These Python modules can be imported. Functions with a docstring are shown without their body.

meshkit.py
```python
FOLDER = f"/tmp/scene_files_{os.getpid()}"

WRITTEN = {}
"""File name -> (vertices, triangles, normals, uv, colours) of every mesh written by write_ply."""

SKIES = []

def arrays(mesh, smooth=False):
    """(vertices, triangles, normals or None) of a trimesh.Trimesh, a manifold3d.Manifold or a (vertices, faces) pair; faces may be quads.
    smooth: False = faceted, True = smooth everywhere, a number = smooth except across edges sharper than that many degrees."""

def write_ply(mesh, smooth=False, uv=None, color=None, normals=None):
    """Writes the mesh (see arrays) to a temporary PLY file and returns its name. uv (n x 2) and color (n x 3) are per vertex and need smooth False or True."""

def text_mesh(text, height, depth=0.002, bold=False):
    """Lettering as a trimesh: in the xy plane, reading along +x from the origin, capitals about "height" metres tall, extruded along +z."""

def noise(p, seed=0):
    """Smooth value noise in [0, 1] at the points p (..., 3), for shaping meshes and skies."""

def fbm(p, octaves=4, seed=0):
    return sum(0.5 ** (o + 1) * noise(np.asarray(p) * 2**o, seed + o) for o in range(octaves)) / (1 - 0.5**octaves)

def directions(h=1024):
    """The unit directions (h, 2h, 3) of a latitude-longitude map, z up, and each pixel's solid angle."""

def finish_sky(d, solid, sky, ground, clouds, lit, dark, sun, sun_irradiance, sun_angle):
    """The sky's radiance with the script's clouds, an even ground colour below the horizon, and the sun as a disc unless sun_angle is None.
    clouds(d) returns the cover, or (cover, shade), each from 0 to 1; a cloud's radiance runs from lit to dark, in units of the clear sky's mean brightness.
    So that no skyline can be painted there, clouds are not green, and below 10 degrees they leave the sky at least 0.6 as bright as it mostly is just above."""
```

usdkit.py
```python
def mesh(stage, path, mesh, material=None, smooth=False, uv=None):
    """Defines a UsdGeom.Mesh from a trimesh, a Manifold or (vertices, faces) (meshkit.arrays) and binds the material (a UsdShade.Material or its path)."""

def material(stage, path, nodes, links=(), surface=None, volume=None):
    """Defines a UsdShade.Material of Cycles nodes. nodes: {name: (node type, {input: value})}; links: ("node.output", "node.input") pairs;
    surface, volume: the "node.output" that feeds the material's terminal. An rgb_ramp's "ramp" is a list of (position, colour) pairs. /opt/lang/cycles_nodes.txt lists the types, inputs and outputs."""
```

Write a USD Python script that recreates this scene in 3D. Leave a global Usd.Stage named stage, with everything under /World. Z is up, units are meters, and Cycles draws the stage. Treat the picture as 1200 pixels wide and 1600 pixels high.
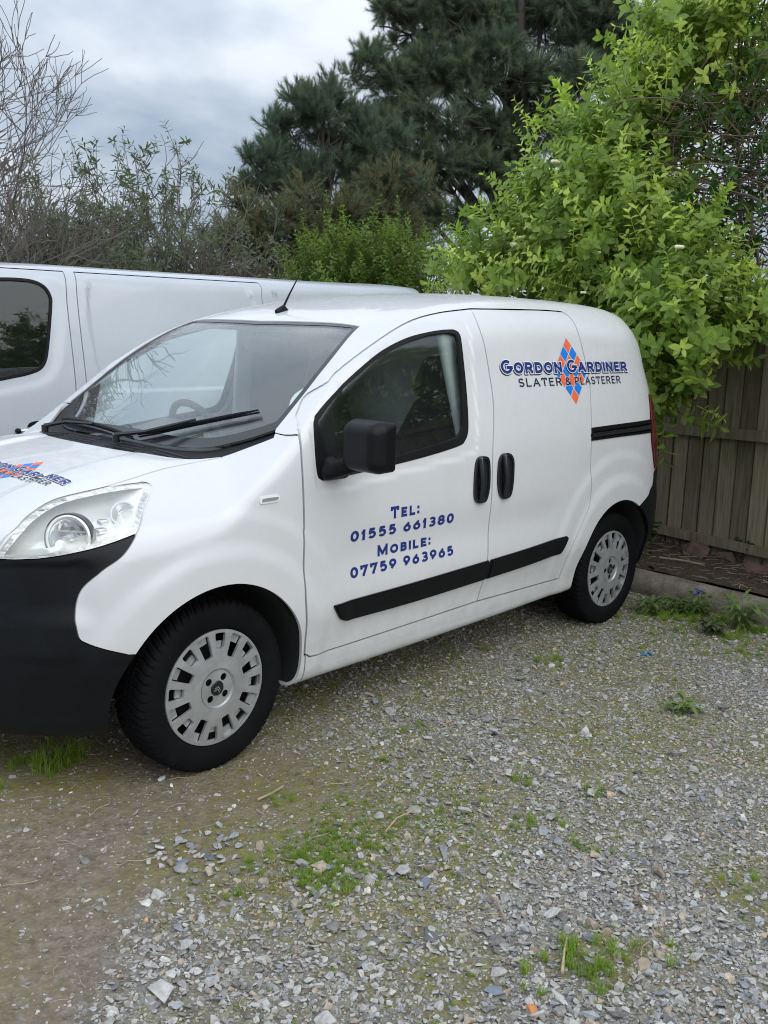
import math, json
import numpy as np, trimesh, usdkit, meshkit
import manifold3d as m3
import shapely
from shapely import geometry as sg, affinity as sa
from scipy.interpolate import CubicSpline
from scipy.ndimage import map_coordinates
from pxr import Usd, UsdGeom, UsdShade, UsdLux, Gf, Sdf, Vt

stage = Usd.Stage.CreateInMemory()
UsdGeom.SetStageUpAxis(stage, UsdGeom.Tokens.z)
UsdGeom.SetStageMetersPerUnit(stage, 1.0)
UsdGeom.Xform.Define(stage, '/World')
UsdGeom.Scope.Define(stage, '/World/Looks')

# ------------------------------------------------------------------ camera, sky, sun, exposure
EXPOSURE = 0.22
CAM_POS = np.array([1.8904, 3.3220, 1.4984])
CAM_YAW, CAM_PITCH, CAM_ROLL, FOCAL = -2.3891, -.1883, .0291, 1528.76 / 1200
SUN_AZ, SUN_EL = math.radians(2), math.radians(42)          # azimuth = atan2(x, y) of the direction towards the sun
SUN_INT, SUN_ANGLE, SKY = .40, 70.0, .098
CLOUD_LIT, CLOUD_DARK = (8.1, 8.7, 9.5), (3.9, 4.8, 6.0)

def camera():
    cy, sy, cp, sp = math.cos(CAM_YAW), math.sin(CAM_YAW), math.cos(CAM_PITCH), math.sin(CAM_PITCH)
    f = np.array([cy * cp, sy * cp, sp]); r = np.array([sy, -cy, 0]); u = np.cross(r, f)
    c, s = math.cos(CAM_ROLL), math.sin(CAM_ROLL)
    r, u = c * r + s * u, -s * r + c * u
    cam = UsdGeom.Camera.Define(stage, '/World/camera')
    cam.AddTransformOp().Set(Gf.Matrix4d(*r, 0, *u, 0, *(-f), 0, *CAM_POS, 1))
    cam.CreateHorizontalApertureAttr(36.0); cam.CreateVerticalApertureAttr(48.0)
    cam.CreateFocalLengthAttr(36.0 * FOCAL); cam.CreateClippingRangeAttr(Gf.Vec2f(.05, 2000))
    cam.CreateExposureAttr(EXPOSURE)
camera()

def mat(name, nodes, links, surface):
    return usdkit.material(stage, '/World/Looks/' + name, nodes, links, surface=surface)

def sky():
    dome = UsdLux.DomeLight.Define(stage, '/World/sky')
    m = mat('sky_clouds', {
        'tc': ('texture_coordinate', {}),
        'sep': ('separate_xyz', {}),
        'zz': ('math', {'math_type': 'maximum', 'value2': .0}),
        'za': ('math', {'math_type': 'add', 'value2': .22}),
        'dx': ('math', {'math_type': 'divide'}), 'dy': ('math', {'math_type': 'divide'}),
        'pl': ('combine_xyz', {'z': 0.0}),
        'map': ('mapping', {'location': (1.35, .35, 0), 'scale': (1.0, 1.0, 1.0)}),
        'n1': ('noise_texture', {'scale': .85, 'detail': 5, 'roughness': .48, 'distortion': .5}),
        'n2': ('noise_texture', {'scale': 2.6, 'detail': 7, 'roughness': .52, 'distortion': .25}),
        'mx': ('mix_float', {'fac': .33}),
        'rr': ('rgb_ramp', {'ramp': [(.0, CLOUD_DARK), (.40, CLOUD_DARK), (.49, tuple(.45*a+.55*b for a, b in zip(CLOUD_LIT, CLOUD_DARK))), (.57, CLOUD_LIT), (1.0, tuple(1.25*a for a in CLOUD_LIT))]}),
        'sky': ('sky_texture', {'sky_type': 'single_scattering', 'sun_disc': False, 'sun_elevation': SUN_EL, 'sun_rotation': SUN_AZ}),
        'up': ('math', {'math_type': 'multiply', 'value2': 1.25}),
        'ad': ('math', {'math_type': 'add', 'value2': .70}),
        'br': ('mix_color', {'blend_type': 'multiply', 'fac': 1.0, 'use_clamp': False}),
        'cc': ('combine_color', {}),
        'cm': ('mix_color', {'blend_type': 'mix', 'fac': .93, 'use_clamp': False}),
        'bg': ('background_shader', {'strength': SKY}),
    }, [('tc.generated', 'sep.vector'), ('sep.z', 'zz.value1'), ('zz.value', 'za.value1'), ('sep.x', 'dx.value1'), ('za.value', 'dx.value2'),
        ('sep.y', 'dy.value1'), ('za.value', 'dy.value2'), ('dx.value', 'pl.x'), ('dy.value', 'pl.y'), ('pl.vector', 'map.vector'),
        ('map.vector', 'n1.vector'), ('map.vector', 'n2.vector'), ('n1.fac', 'mx.a'), ('n2.fac', 'mx.b'), ('mx.result', 'rr.fac'),
        ('zz.value', 'up.value1'), ('up.value', 'ad.value1'), ('ad.value', 'cc.r'), ('ad.value', 'cc.g'), ('ad.value', 'cc.b'),
        ('rr.color', 'br.a'), ('cc.color', 'br.b'), ('sky.color', 'cm.a'), ('br.result', 'cm.b'), ('cm.result', 'bg.color')], 'bg.background')
    UsdShade.MaterialBindingAPI.Apply(dome.GetPrim()).Bind(m)
    dome.GetPrim().SetCustomDataByKey('kind', 'structure')
    sun = UsdLux.DistantLight.Define(stage, '/World/sun')
    sun.CreateNormalizeAttr(True); sun.CreateIntensityAttr(SUN_INT); sun.CreateAngleAttr(SUN_ANGLE); sun.CreateColorAttr(Gf.Vec3f(1, .96, .90))
    sun.AddRotateXYZOp().Set(Gf.Vec3f(90 - math.degrees(SUN_EL), 0, 180 - math.degrees(SUN_AZ)))
sky()

# ------------------------------------------------------------------ helpers
COUNT = {}
def free(path):
    n = COUNT.get(path, 0); COUNT[path] = n + 1
    return path if n == 0 else f'{path}_{n:03d}'

def tag(o, label=None, cat=None, group=None, kind=None):
    p = o if isinstance(o, Usd.Prim) else o.GetPrim()
    for k, v in (('label', label), ('category', cat), ('group', group), ('kind', kind)):
        if v: p.SetCustomDataByKey(k, v)
    return p

def thing(name, label, cat, loc=None, rotz=0, group=None):
    x = UsdGeom.Xform.Define(stage, free('/World/' + name))
    if loc is not None:
        x.AddTranslateOp().Set(Gf.Vec3d(*map(float, loc)))
        if rotz: x.AddRotateZOp().Set(math.degrees(rotz))
    return tag(x, label, cat, group)

def where(parent):
    return '/World' if parent is None else str(parent.GetPath())

def put(name, mesh, material, parent=None, smooth=30, normals=None):
    """ONE mesh prim named after its kind under its parent. normals: per face corner."""
    path = free(where(parent) + '/' + name)
    if normals is None:
        return usdkit.mesh(stage, path, mesh, M[material], smooth=smooth).GetPrim()
    v, f = mesh
    rows, inv = np.unique(np.round(np.hstack([v[f.ravel()] * 1e5, normals * 200])).astype(np.int64), axis=0, return_inverse=True)
    first = np.full(len(rows), -1); first[inv.ravel()[::-1]] = np.arange(len(inv.ravel()))[::-1]
    m = UsdGeom.Mesh.Define(stage, path)
    m.CreatePointsAttr(Vt.Vec3fArray.FromNumpy(v[f.ravel()][first].astype(np.float32)))
    m.CreateFaceVertexCountsAttr(Vt.IntArray.FromNumpy(np.full(len(f), 3, np.int32)))
    m.CreateFaceVertexIndicesAttr(Vt.IntArray.FromNumpy(inv.astype(np.int32).ravel()))
    m.CreateSubdivisionSchemeAttr('none')
    m.CreateNormalsAttr(Vt.Vec3fArray.FromNumpy(normals[first].astype(np.float32))); m.SetNormalsInterpolation('vertex')
    UsdShade.MaterialBindingAPI.Apply(m.GetPrim()).Bind(M[material])
    return m.GetPrim()

def cat(parts):
    vs, fs, n = [], [], 0
    for p in parts:
        v, f, _ = meshkit.arrays(p)
        vs.append(v); fs.append(f + n); n += len(v)
    return np.vstack(vs), np.vstack(fs)

def box(lo, hi):
    lo, hi = np.minimum(lo, hi), np.maximum(lo, hi)
    b = trimesh.creation.box(hi - lo); b.apply_translation((lo + hi) / 2)
    return b

def rbox(lo, hi, r=.01, n=12):
    lo, hi = np.array(lo, float), np.array(hi, float)
    s = m3.Manifold.sphere(r, n)
    pts = [s.translate([x, y, z]) for x in (lo[0] + r, hi[0] - r) for y in (lo[1] + r, hi[1] - r) for z in (lo[2] + r, hi[2] - r)]
    return m3.Manifold.batch_hull(pts)

def hull(balls, n=16):
    return m3.Manifold.batch_hull([m3.Manifold.sphere(r, n).translate(list(map(float, p))) for *p, r in balls])

def tube(path, radii, n=6, cap=True):
    P = np.asarray(path, float); R = np.broadcast_to(radii, len(P)).astype(float)
    t = np.gradient(P, axis=0); t /= np.maximum(np.linalg.norm(t, axis=1, keepdims=True), 1e-9)
    a = np.array([0, 0, 1.0]) if abs(t[0, 2]) < .9 else np.array([1.0, 0, 0])
    rings = []
    for p, d, r in zip(P, t, R):
        u = np.cross(a, d); u /= np.linalg.norm(u); w = np.cross(d, u); a = np.cross(d, u) if False else a
        k = np.arange(n) / n * 2 * np.pi
        rings.append(p + r * (np.cos(k)[:, None] * u + np.sin(k)[:, None] * w))
    V = np.vstack(rings); F_ = []
    for i in range(len(P) - 1):
        for j in range(n):
            a0, b0, c0, d0 = i * n + j, i * n + (j + 1) % n, (i + 1) * n + (j + 1) % n, (i + 1) * n + j
            F_ += [(a0, b0, c0), (a0, c0, d0)]
    if cap:
        V = np.vstack([V, P[:1], P[-1:]]); e = (len(P) - 1) * n
        for j in range(n):
            F_ += [(len(V) - 2, (j + 1) % n, j), (len(V) - 1, e + j, e + (j + 1) % n)]
    return V, np.array(F_)

def lathe(profile, n=64, axis='y', closed=False):
    """profile: (radius, along) pairs turned about the axis."""
    p = np.asarray(profile, float); k = np.arange(n) / n * 2 * np.pi
    V = np.stack([p[None, :, 0] * np.cos(k)[:, None], np.broadcast_to(p[None, :, 1], (n, len(p))), p[None, :, 0] * np.sin(k)[:, None]], -1).reshape(-1, 3)
    m = len(p); F_ = []
    for i in range(n):
        for j in range(m if closed else m - 1):
            a, b = i * m + j, i * m + (j + 1) % m
            c, d = ((i + 1) % n) * m + (j + 1) % m, ((i + 1) % n) * m + j
            F_ += [(a, b, c), (a, c, d)]
    if axis == 'z': V = V[:, [0, 2, 1]] * [1, -1, 1]
    return V, np.array(F_)

def flat(shape, z0, z1):
    """A shapely shape extruded from z0 to z1, as arrays."""
    out = []
    for g in getattr(shape, 'geoms', [shape]):
        if g.is_empty or g.area < 1e-9: continue
        e = trimesh.creation.extrude_polygon(g, z1 - z0, engine='earcut'); e.apply_translation([0, 0, z0]); out.append(e)
    return cat(out)

# ------------------------------------------------------------------ materials
M = {}
def plain(name, color, rough=.5, metal=0., coat=0., spec=.5, var=0., scale=8., bump=0., bscale=60., coat_rough=.03, island=0.):
    nodes = {'p': ('principled_bsdf', {'roughness': rough, 'metallic': metal, 'coat_weight': coat, 'coat_roughness': coat_rough, 'specular_ior_level': spec, 'base_color': color})}
    links = []
    if var or bump:
        nodes['g'] = ('texture_coordinate', {})
    if var:
        nodes['n'] = ('noise_texture', {'scale': scale, 'detail': 5, 'roughness': .6})
        nodes['r'] = ('rgb_ramp', {'ramp': [(.25, tuple(c * (1 - var) for c in color)), (.75, tuple(min(1, c * (1 + var)) for c in color))]})
        links += [('g.object', 'n.vector'), ('n.fac', 'r.fac'), ('r.color', 'p.base_color')]
    if bump:
        nodes['b'] = ('noise_texture', {'scale': bscale, 'detail': 4})
        nodes['bm'] = ('bump', {'strength': bump, 'distance': .004})
        links += [('g.object', 'b.vector'), ('b.fac', 'bm.height'), ('bm.normal', 'p.normal')]
    M[name] = mat(name, nodes, links, 'p.BSDF')
    return M[name]

def paint(name, color, rough=.32):
    """Van paint with a thin film of road dust."""
    M[name] = mat(name, {
        'g': ('texture_coordinate', {}), 'n': ('noise_texture', {'scale': 3.0, 'detail': 8, 'roughness': .65}),
        'r': ('rgb_ramp', {'ramp': [(.35, color), (.62, tuple(c * .965 for c in color)), (.8, (color[0] * .93, color[1] * .91, color[2] * .88))]}),
        'n2': ('noise_texture', {'scale': 26.0, 'detail': 5, 'roughness': .7}), 'r2': ('map_range', {'from_min': .3, 'from_max': .7, 'to_min': rough - .05, 'to_max': rough + .08}),
        'ps': ('separate_xyz', {}), 'lo': ('map_range', {'from_min': .20, 'from_max': .62, 'to_min': .38, 'to_max': .0, 'clamp': True}), 'n3': ('noise_texture', {'scale': 11.0, 'detail': 9, 'roughness': .75}), 'd1': ('map_range', {'from_min': .44, 'from_max': .70, 'clamp': True}), 'd2': ('math', {'math_type': 'multiply'}),
        'dm': ('mix_color', {'blend_type': 'mix', 'b': (.33, .29, .235)}), 'p': ('principled_bsdf', {'coat_weight': .5, 'coat_roughness': .04, 'specular_ior_level': .3})},
        [('g.object', 'ps.vector'), ('ps.z', 'lo.value'), ('g.object', 'n3.vector'), ('n3.fac', 'd1.value'), ('lo.result', 'd2.value1'), ('d1.result', 'd2.value2'), ('d2.value', 'dm.fac'), ('r.color', 'dm.a'), ('g.object', 'n.vector'), ('n.fac', 'r.fac'), ('dm.result', 'p.base_color'), ('g.object', 'n2.vector'), ('n2.fac', 'r2.value'), ('r2.result', 'p.roughness')], 'p.BSDF')

def glass(name, tint, rough=.0, r0=.035, film=.0):
    """A window pane: clear with the sharp reflection that grows at a slant; film is the share of dust on it."""
    M[name] = mat(name, {'w': ('layer_weight', {'blend': .5}), 'pw': ('math', {'math_type': 'power', 'value2': 4.5}), 'f': ('math', {'math_type': 'multiply_add', 'value2': .85, 'value3': r0, 'use_clamp': True}),
        't': ('transparent_bsdf', {'color': tint}), 'g': ('glossy_bsdf', {'color': (1, 1, 1), 'roughness': rough}),
        'm': ('mix_closure', {}), 'd': ('diffuse_bsdf', {'color': (.55, .56, .55)}), 'm2': ('mix_closure', {'fac': film})},
        [('w.facing', 'pw.value1'), ('pw.value', 'f.value1'), ('f.value', 'm.fac'), ('t.BSDF', 'm.closure1'), ('g.BSDF', 'm.closure2'), ('m.closure', 'm2.closure1'), ('d.BSDF', 'm2.closure2')], 'm2.closure')

paint('white_paint', (.60, .61, .62))
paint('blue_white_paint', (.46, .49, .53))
plain('black_plastic', (.004, .0045, .0055), .42, spec=.2, var=.25, scale=5, bump=.15, bscale=700)
plain('grained_plastic', (.0040, .0050, .0068), .40, spec=.24, var=.35, scale=3, bump=.22, bscale=500)
plain('gloss_black', (.010, .011, .013), .16)
plain('rubber', (.005, .005, .006), .6, spec=.2, var=.35, scale=6)
plain('tyre_rubber', (.006, .0062, .007), .75, spec=.08, var=.35, scale=9, bump=.2, bscale=180)
plain('silver_plastic', (.36, .37, .375), .34, metal=.45, var=.22, scale=16)
plain('rim_steel', (.025, .025, .027), .5, metal=.3, var=.5, scale=9)
plain('arch_liner', (.012, .012, .013), .85, var=.4, scale=5)
plain('cabin_dark', (.022, .023, .026), .7, var=.2)
plain('cabin_grey', (.42, .43, .43), .7, var=.1)
plain('seat_cloth', (.008, .0085, .010), .92, var=.3, scale=14, bump=.3, bscale=400)
plain('dash_plastic', (.045, .047, .05), .55, var=.2, bump=.2, bscale=300)
plain('chrome', (.80, .81, .82), .10, metal=1.0)
plain('lamp_body', (.62, .63, .64), .2, metal=.75)
plain('lamp_white', (.80, .81, .80), .22, metal=.35, coat=.5)
plain('lamp_dark', (.05, .05, .055), .35)
plain('clear_plastic', (.75, .76, .77), .12, coat=.5)
plain('tail_red', (.085, .004, .008), .12, coat=.8)
plain('letter_blue', (.008, .024, .165), .45)
plain('letter_navy', (.009, .012, .04), .45)
plain('letter_white', (.82, .83, .84), .45)
plain('logo_orange', (.80, .135, .055), .45)
plain('logo_blue', (.0, .19, .66), .45)
glass('side_glass', (.88, .92, .91), film=.004)
glass('screen_glass', (.93, .97, .965), r0=.05, film=.014)
glass('lamp_lens', (.985, .985, .97), film=.035)
glass('dark_glass', (.55, .6, .61), film=.004)

# ------------------------------------------------------------------ bodywork: an implicit body, its skin, and panels cut out of that skin
def spl(*p):
    a = np.array(sorted(p)); f = CubicSpline(a[:, 0], a[:, 1], bc_type='natural')
    return lambda v: f(np.clip(v, a[0, 0], a[-1, 0]))
def sst(a, b, v):
    t = np.clip((v - a) / (b - a), 0, 1); return t * t * (3 - 2 * t)
def smax(a, b, k):
    h = np.maximum(k - np.abs(a - b), 0); return np.maximum(a, b) + h * h / (4 * k)

class Field:
    """Signed distance to a polygon in (x, z), sampled on a 1 cm grid, negative inside."""
    def __init__(s, poly, lo, hi, h=.01):
        s.lo, s.h = np.array(lo), h
        n = np.ceil((np.array(hi) - lo) / h).astype(int) + 1
        X, Z = np.meshgrid(lo[0] + h * np.arange(n[0]), lo[1] + h * np.arange(n[1]), indexing='ij')
        pts = shapely.points(X.ravel(), Z.ravel()); d = shapely.distance(poly.exterior, pts)
        s.d = np.where(shapely.contains(poly, pts), -d, d).reshape(X.shape)
    def __call__(s, x, z):
        return map_coordinates(s.d, [(x - s.lo[0]) / s.h, (z - s.lo[1]) / s.h], order=1, mode='nearest')

def curve(segs, n=6, close=True):
    """Smooth runs of points joined at corners."""
    out = []
    for s in segs:
        p = np.asarray(s, float)
        if len(p) < 3: out += [list(q) for q in p[:-1]]; continue
        e = np.vstack([2 * p[0] - p[1], p, 2 * p[-1] - p[-2]])
        if np.allclose(p[0], p[-1]): e = np.vstack([p[-2], p, p[1]])
        for i in range(len(p) - 1):
            a, b, c, d = e[i:i + 4]
            for t in np.arange(n) / n:
                out.append(list(.5 * (2 * b + (c - a) * t + (2 * a - 5 * b + 4 * c - d) * t * t + (3 * b - a - 3 * c + d) * t ** 3)))
    if not close: out.append(list(segs[-1][-1]))
    return np.array(out)

class Body:
    def __init__(s, f, spine, zc, step, nang, caps):
        s.f = f
        xs = np.arange(spine[0], spine[1] + 1e-6, step); k = np.arange(nang) / nang * 2 * np.pi
        ring = np.stack([0 * k, np.cos(k), np.sin(k)], -1)
        O, D = [], []
        la = np.linspace(np.pi / 2, 0, caps + 1)[1:]
        for a in la[:-1]: O.append(np.tile([xs[0], 0, zc], (nang, 1))); D.append(ring * math.cos(a) + [-math.sin(a), 0, 0])
        for x in xs: O.append(np.tile([x, 0, zc], (nang, 1))); D.append(ring)
        for a in la[::-1][1:]: O.append(np.tile([xs[-1], 0, zc], (nang, 1))); D.append(ring * math.cos(a) + [math.sin(a), 0, 0])
        m = len(O)
        O = np.vstack(O + [np.array([[xs[0], 0, zc], [xs[-1], 0, zc]])]); D = np.vstack(D + [np.array([[-1.0, 0, 0], [1, 0, 0]])])
        a, b = np.full(len(O), .05), np.full(len(O), 2.2)
        for _ in range(22):
            t = (a + b) / 2; neg = f(O + D * t[:, None]) < 0
            a, b = np.where(neg, t, a), np.where(neg, b, t)
        s.V = O + D * ((a + b) / 2)[:, None]
        F_ = []
        i, j = np.meshgrid(np.arange(m - 1), np.arange(nang), indexing='ij'); j2 = (j + 1) % nang
        q = [i * nang + j, i * nang + j2, (i + 1) * nang + j2, (i + 1) * nang + j]
        F_ = [np.stack([q[0], q[2], q[1]], -1).reshape(-1, 3), np.stack([q[0], q[3], q[2]], -1).reshape(-1, 3)]
        jj = np.arange(nang); e = (m - 1) * nang
        F_.append(np.stack([np.full(nang, len(O) - 2), jj, (jj + 1) % nang], -1)); F_.append(np.stack([np.full(nang, len(O) - 1), e + (jj + 1) % nang, e + jj], -1))
        s.Fc = np.vstack(F_)
        if trimesh.Trimesh(s.V, s.Fc, process=False).volume < 0: s.Fc = s.Fc[:, ::-1]
        s.N = s.grad(s.V); s.cache = {}
    def grad(s, p, e=1.5e-3):
        g = np.stack([s.f(p + e * np.eye(3)[i]) - s.f(p - e * np.eye(3)[i]) for i in range(3)], -1)
        return g / np.maximum(np.linalg.norm(g, axis=-1, keepdims=True), 1e-9)
    def solid(s, level):
        if level not in s.cache:
            v = s.V + s.N * level
            mm = m3.Manifold(m3.Mesh(vert_properties=np.ascontiguousarray(v, np.float32), tri_verts=np.ascontiguousarray(s.Fc, np.uint32)))
            s.cache[level] = mm
        return s.cache[level]
    def shell(s, lo, hi, near=True):
        key = (lo, hi, near)
        if key not in s.cache:
            a, b = s.solid(hi), s.solid(lo)
            if near:
                c = m3.Manifold.cube([12, 3, 5]).translate([-8, .02, -1]); a, b = a ^ c, b ^ c
            s.cache[key] = a - b
        return s.cache[key]
    def finish(s, man, hi, lo):
        """Arrays of a cut panel with the exact normals of the body on its faces."""
        mm = man.to_mesh(); v = np.array(mm.vert_properties[:, :3], float); f = np.array(mm.tri_verts)
        g = s.grad(v); n = np.cross(v[f[:, 1]] - v[f[:, 0]], v[f[:, 2]] - v[f[:, 0]]); L = np.linalg.norm(n, axis=1, keepdims=True)
        ok = L[:, 0] > 1e-10; f, n, L = f[ok], n[ok], L[ok]; n = n / L
        gg = g[f]; fn = np.repeat(n[:, None], 3, 1)
        d = (gg * fn).sum(-1)
        out = np.where(d[..., None] > .8, gg, np.where(d[..., None] < -.8, -gg, fn))
        return (v, f), out.reshape(-1, 3)
    def onto(s, p, axis, off):
        """Moves points along the axis (1 = from +y, 2 = from above) onto the skin, off above it."""
        p = np.array(p, float); lo, hi = p.copy(), p.copy()
        lo[:, axis], hi[:, axis] = (.35 if axis == 1 else .6), (1.1 if axis == 1 else 2.2)
        for _ in range(24):
            m = (lo + hi) / 2; neg = (s.f(m) < 0)[:, None]
            lo, hi = np.where(neg, m, lo), np.where(neg, hi, m)
        return lo + s.grad(lo) * off

def prism(poly, axis='y', a=.3, b=1.3):
    """A polygon in (x, z) swept along y, or in (x, y) swept along z, or in (y, z) swept along x, from a to b."""
    polys = [np.array(g.exterior.coords)[:-1] for g in getattr(poly, 'geoms', [poly])]
    holes = [np.array(r.coords)[:-1] for g in getattr(poly, 'geoms', [poly]) for r in g.interiors]
    e = m3.Manifold.extrude(m3.CrossSection([np.ascontiguousarray(p) for p in polys + holes], m3.FillRule.EvenOdd), b - a).translate([0, 0, a])
    if axis == 'z': return e
    if axis == 'y': return e.transform(np.array([[1, 0, 0, 0], [0, 0, 1, 0], [0, 1, 0, 0]], float)) if False else e.rotate([90, 0, 0]).mirror([0, 1, 0])
    return e.rotate([90, 0, 90])

def mirror(mesh, normals):
    (v, f) = mesh
    nn = normals.reshape(-1, 3, 3)[:, ::-1] * [1, -1, 1]
    return (v * [1, -1, 1], f[:, ::-1]), nn.reshape(-1, 3)

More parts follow.
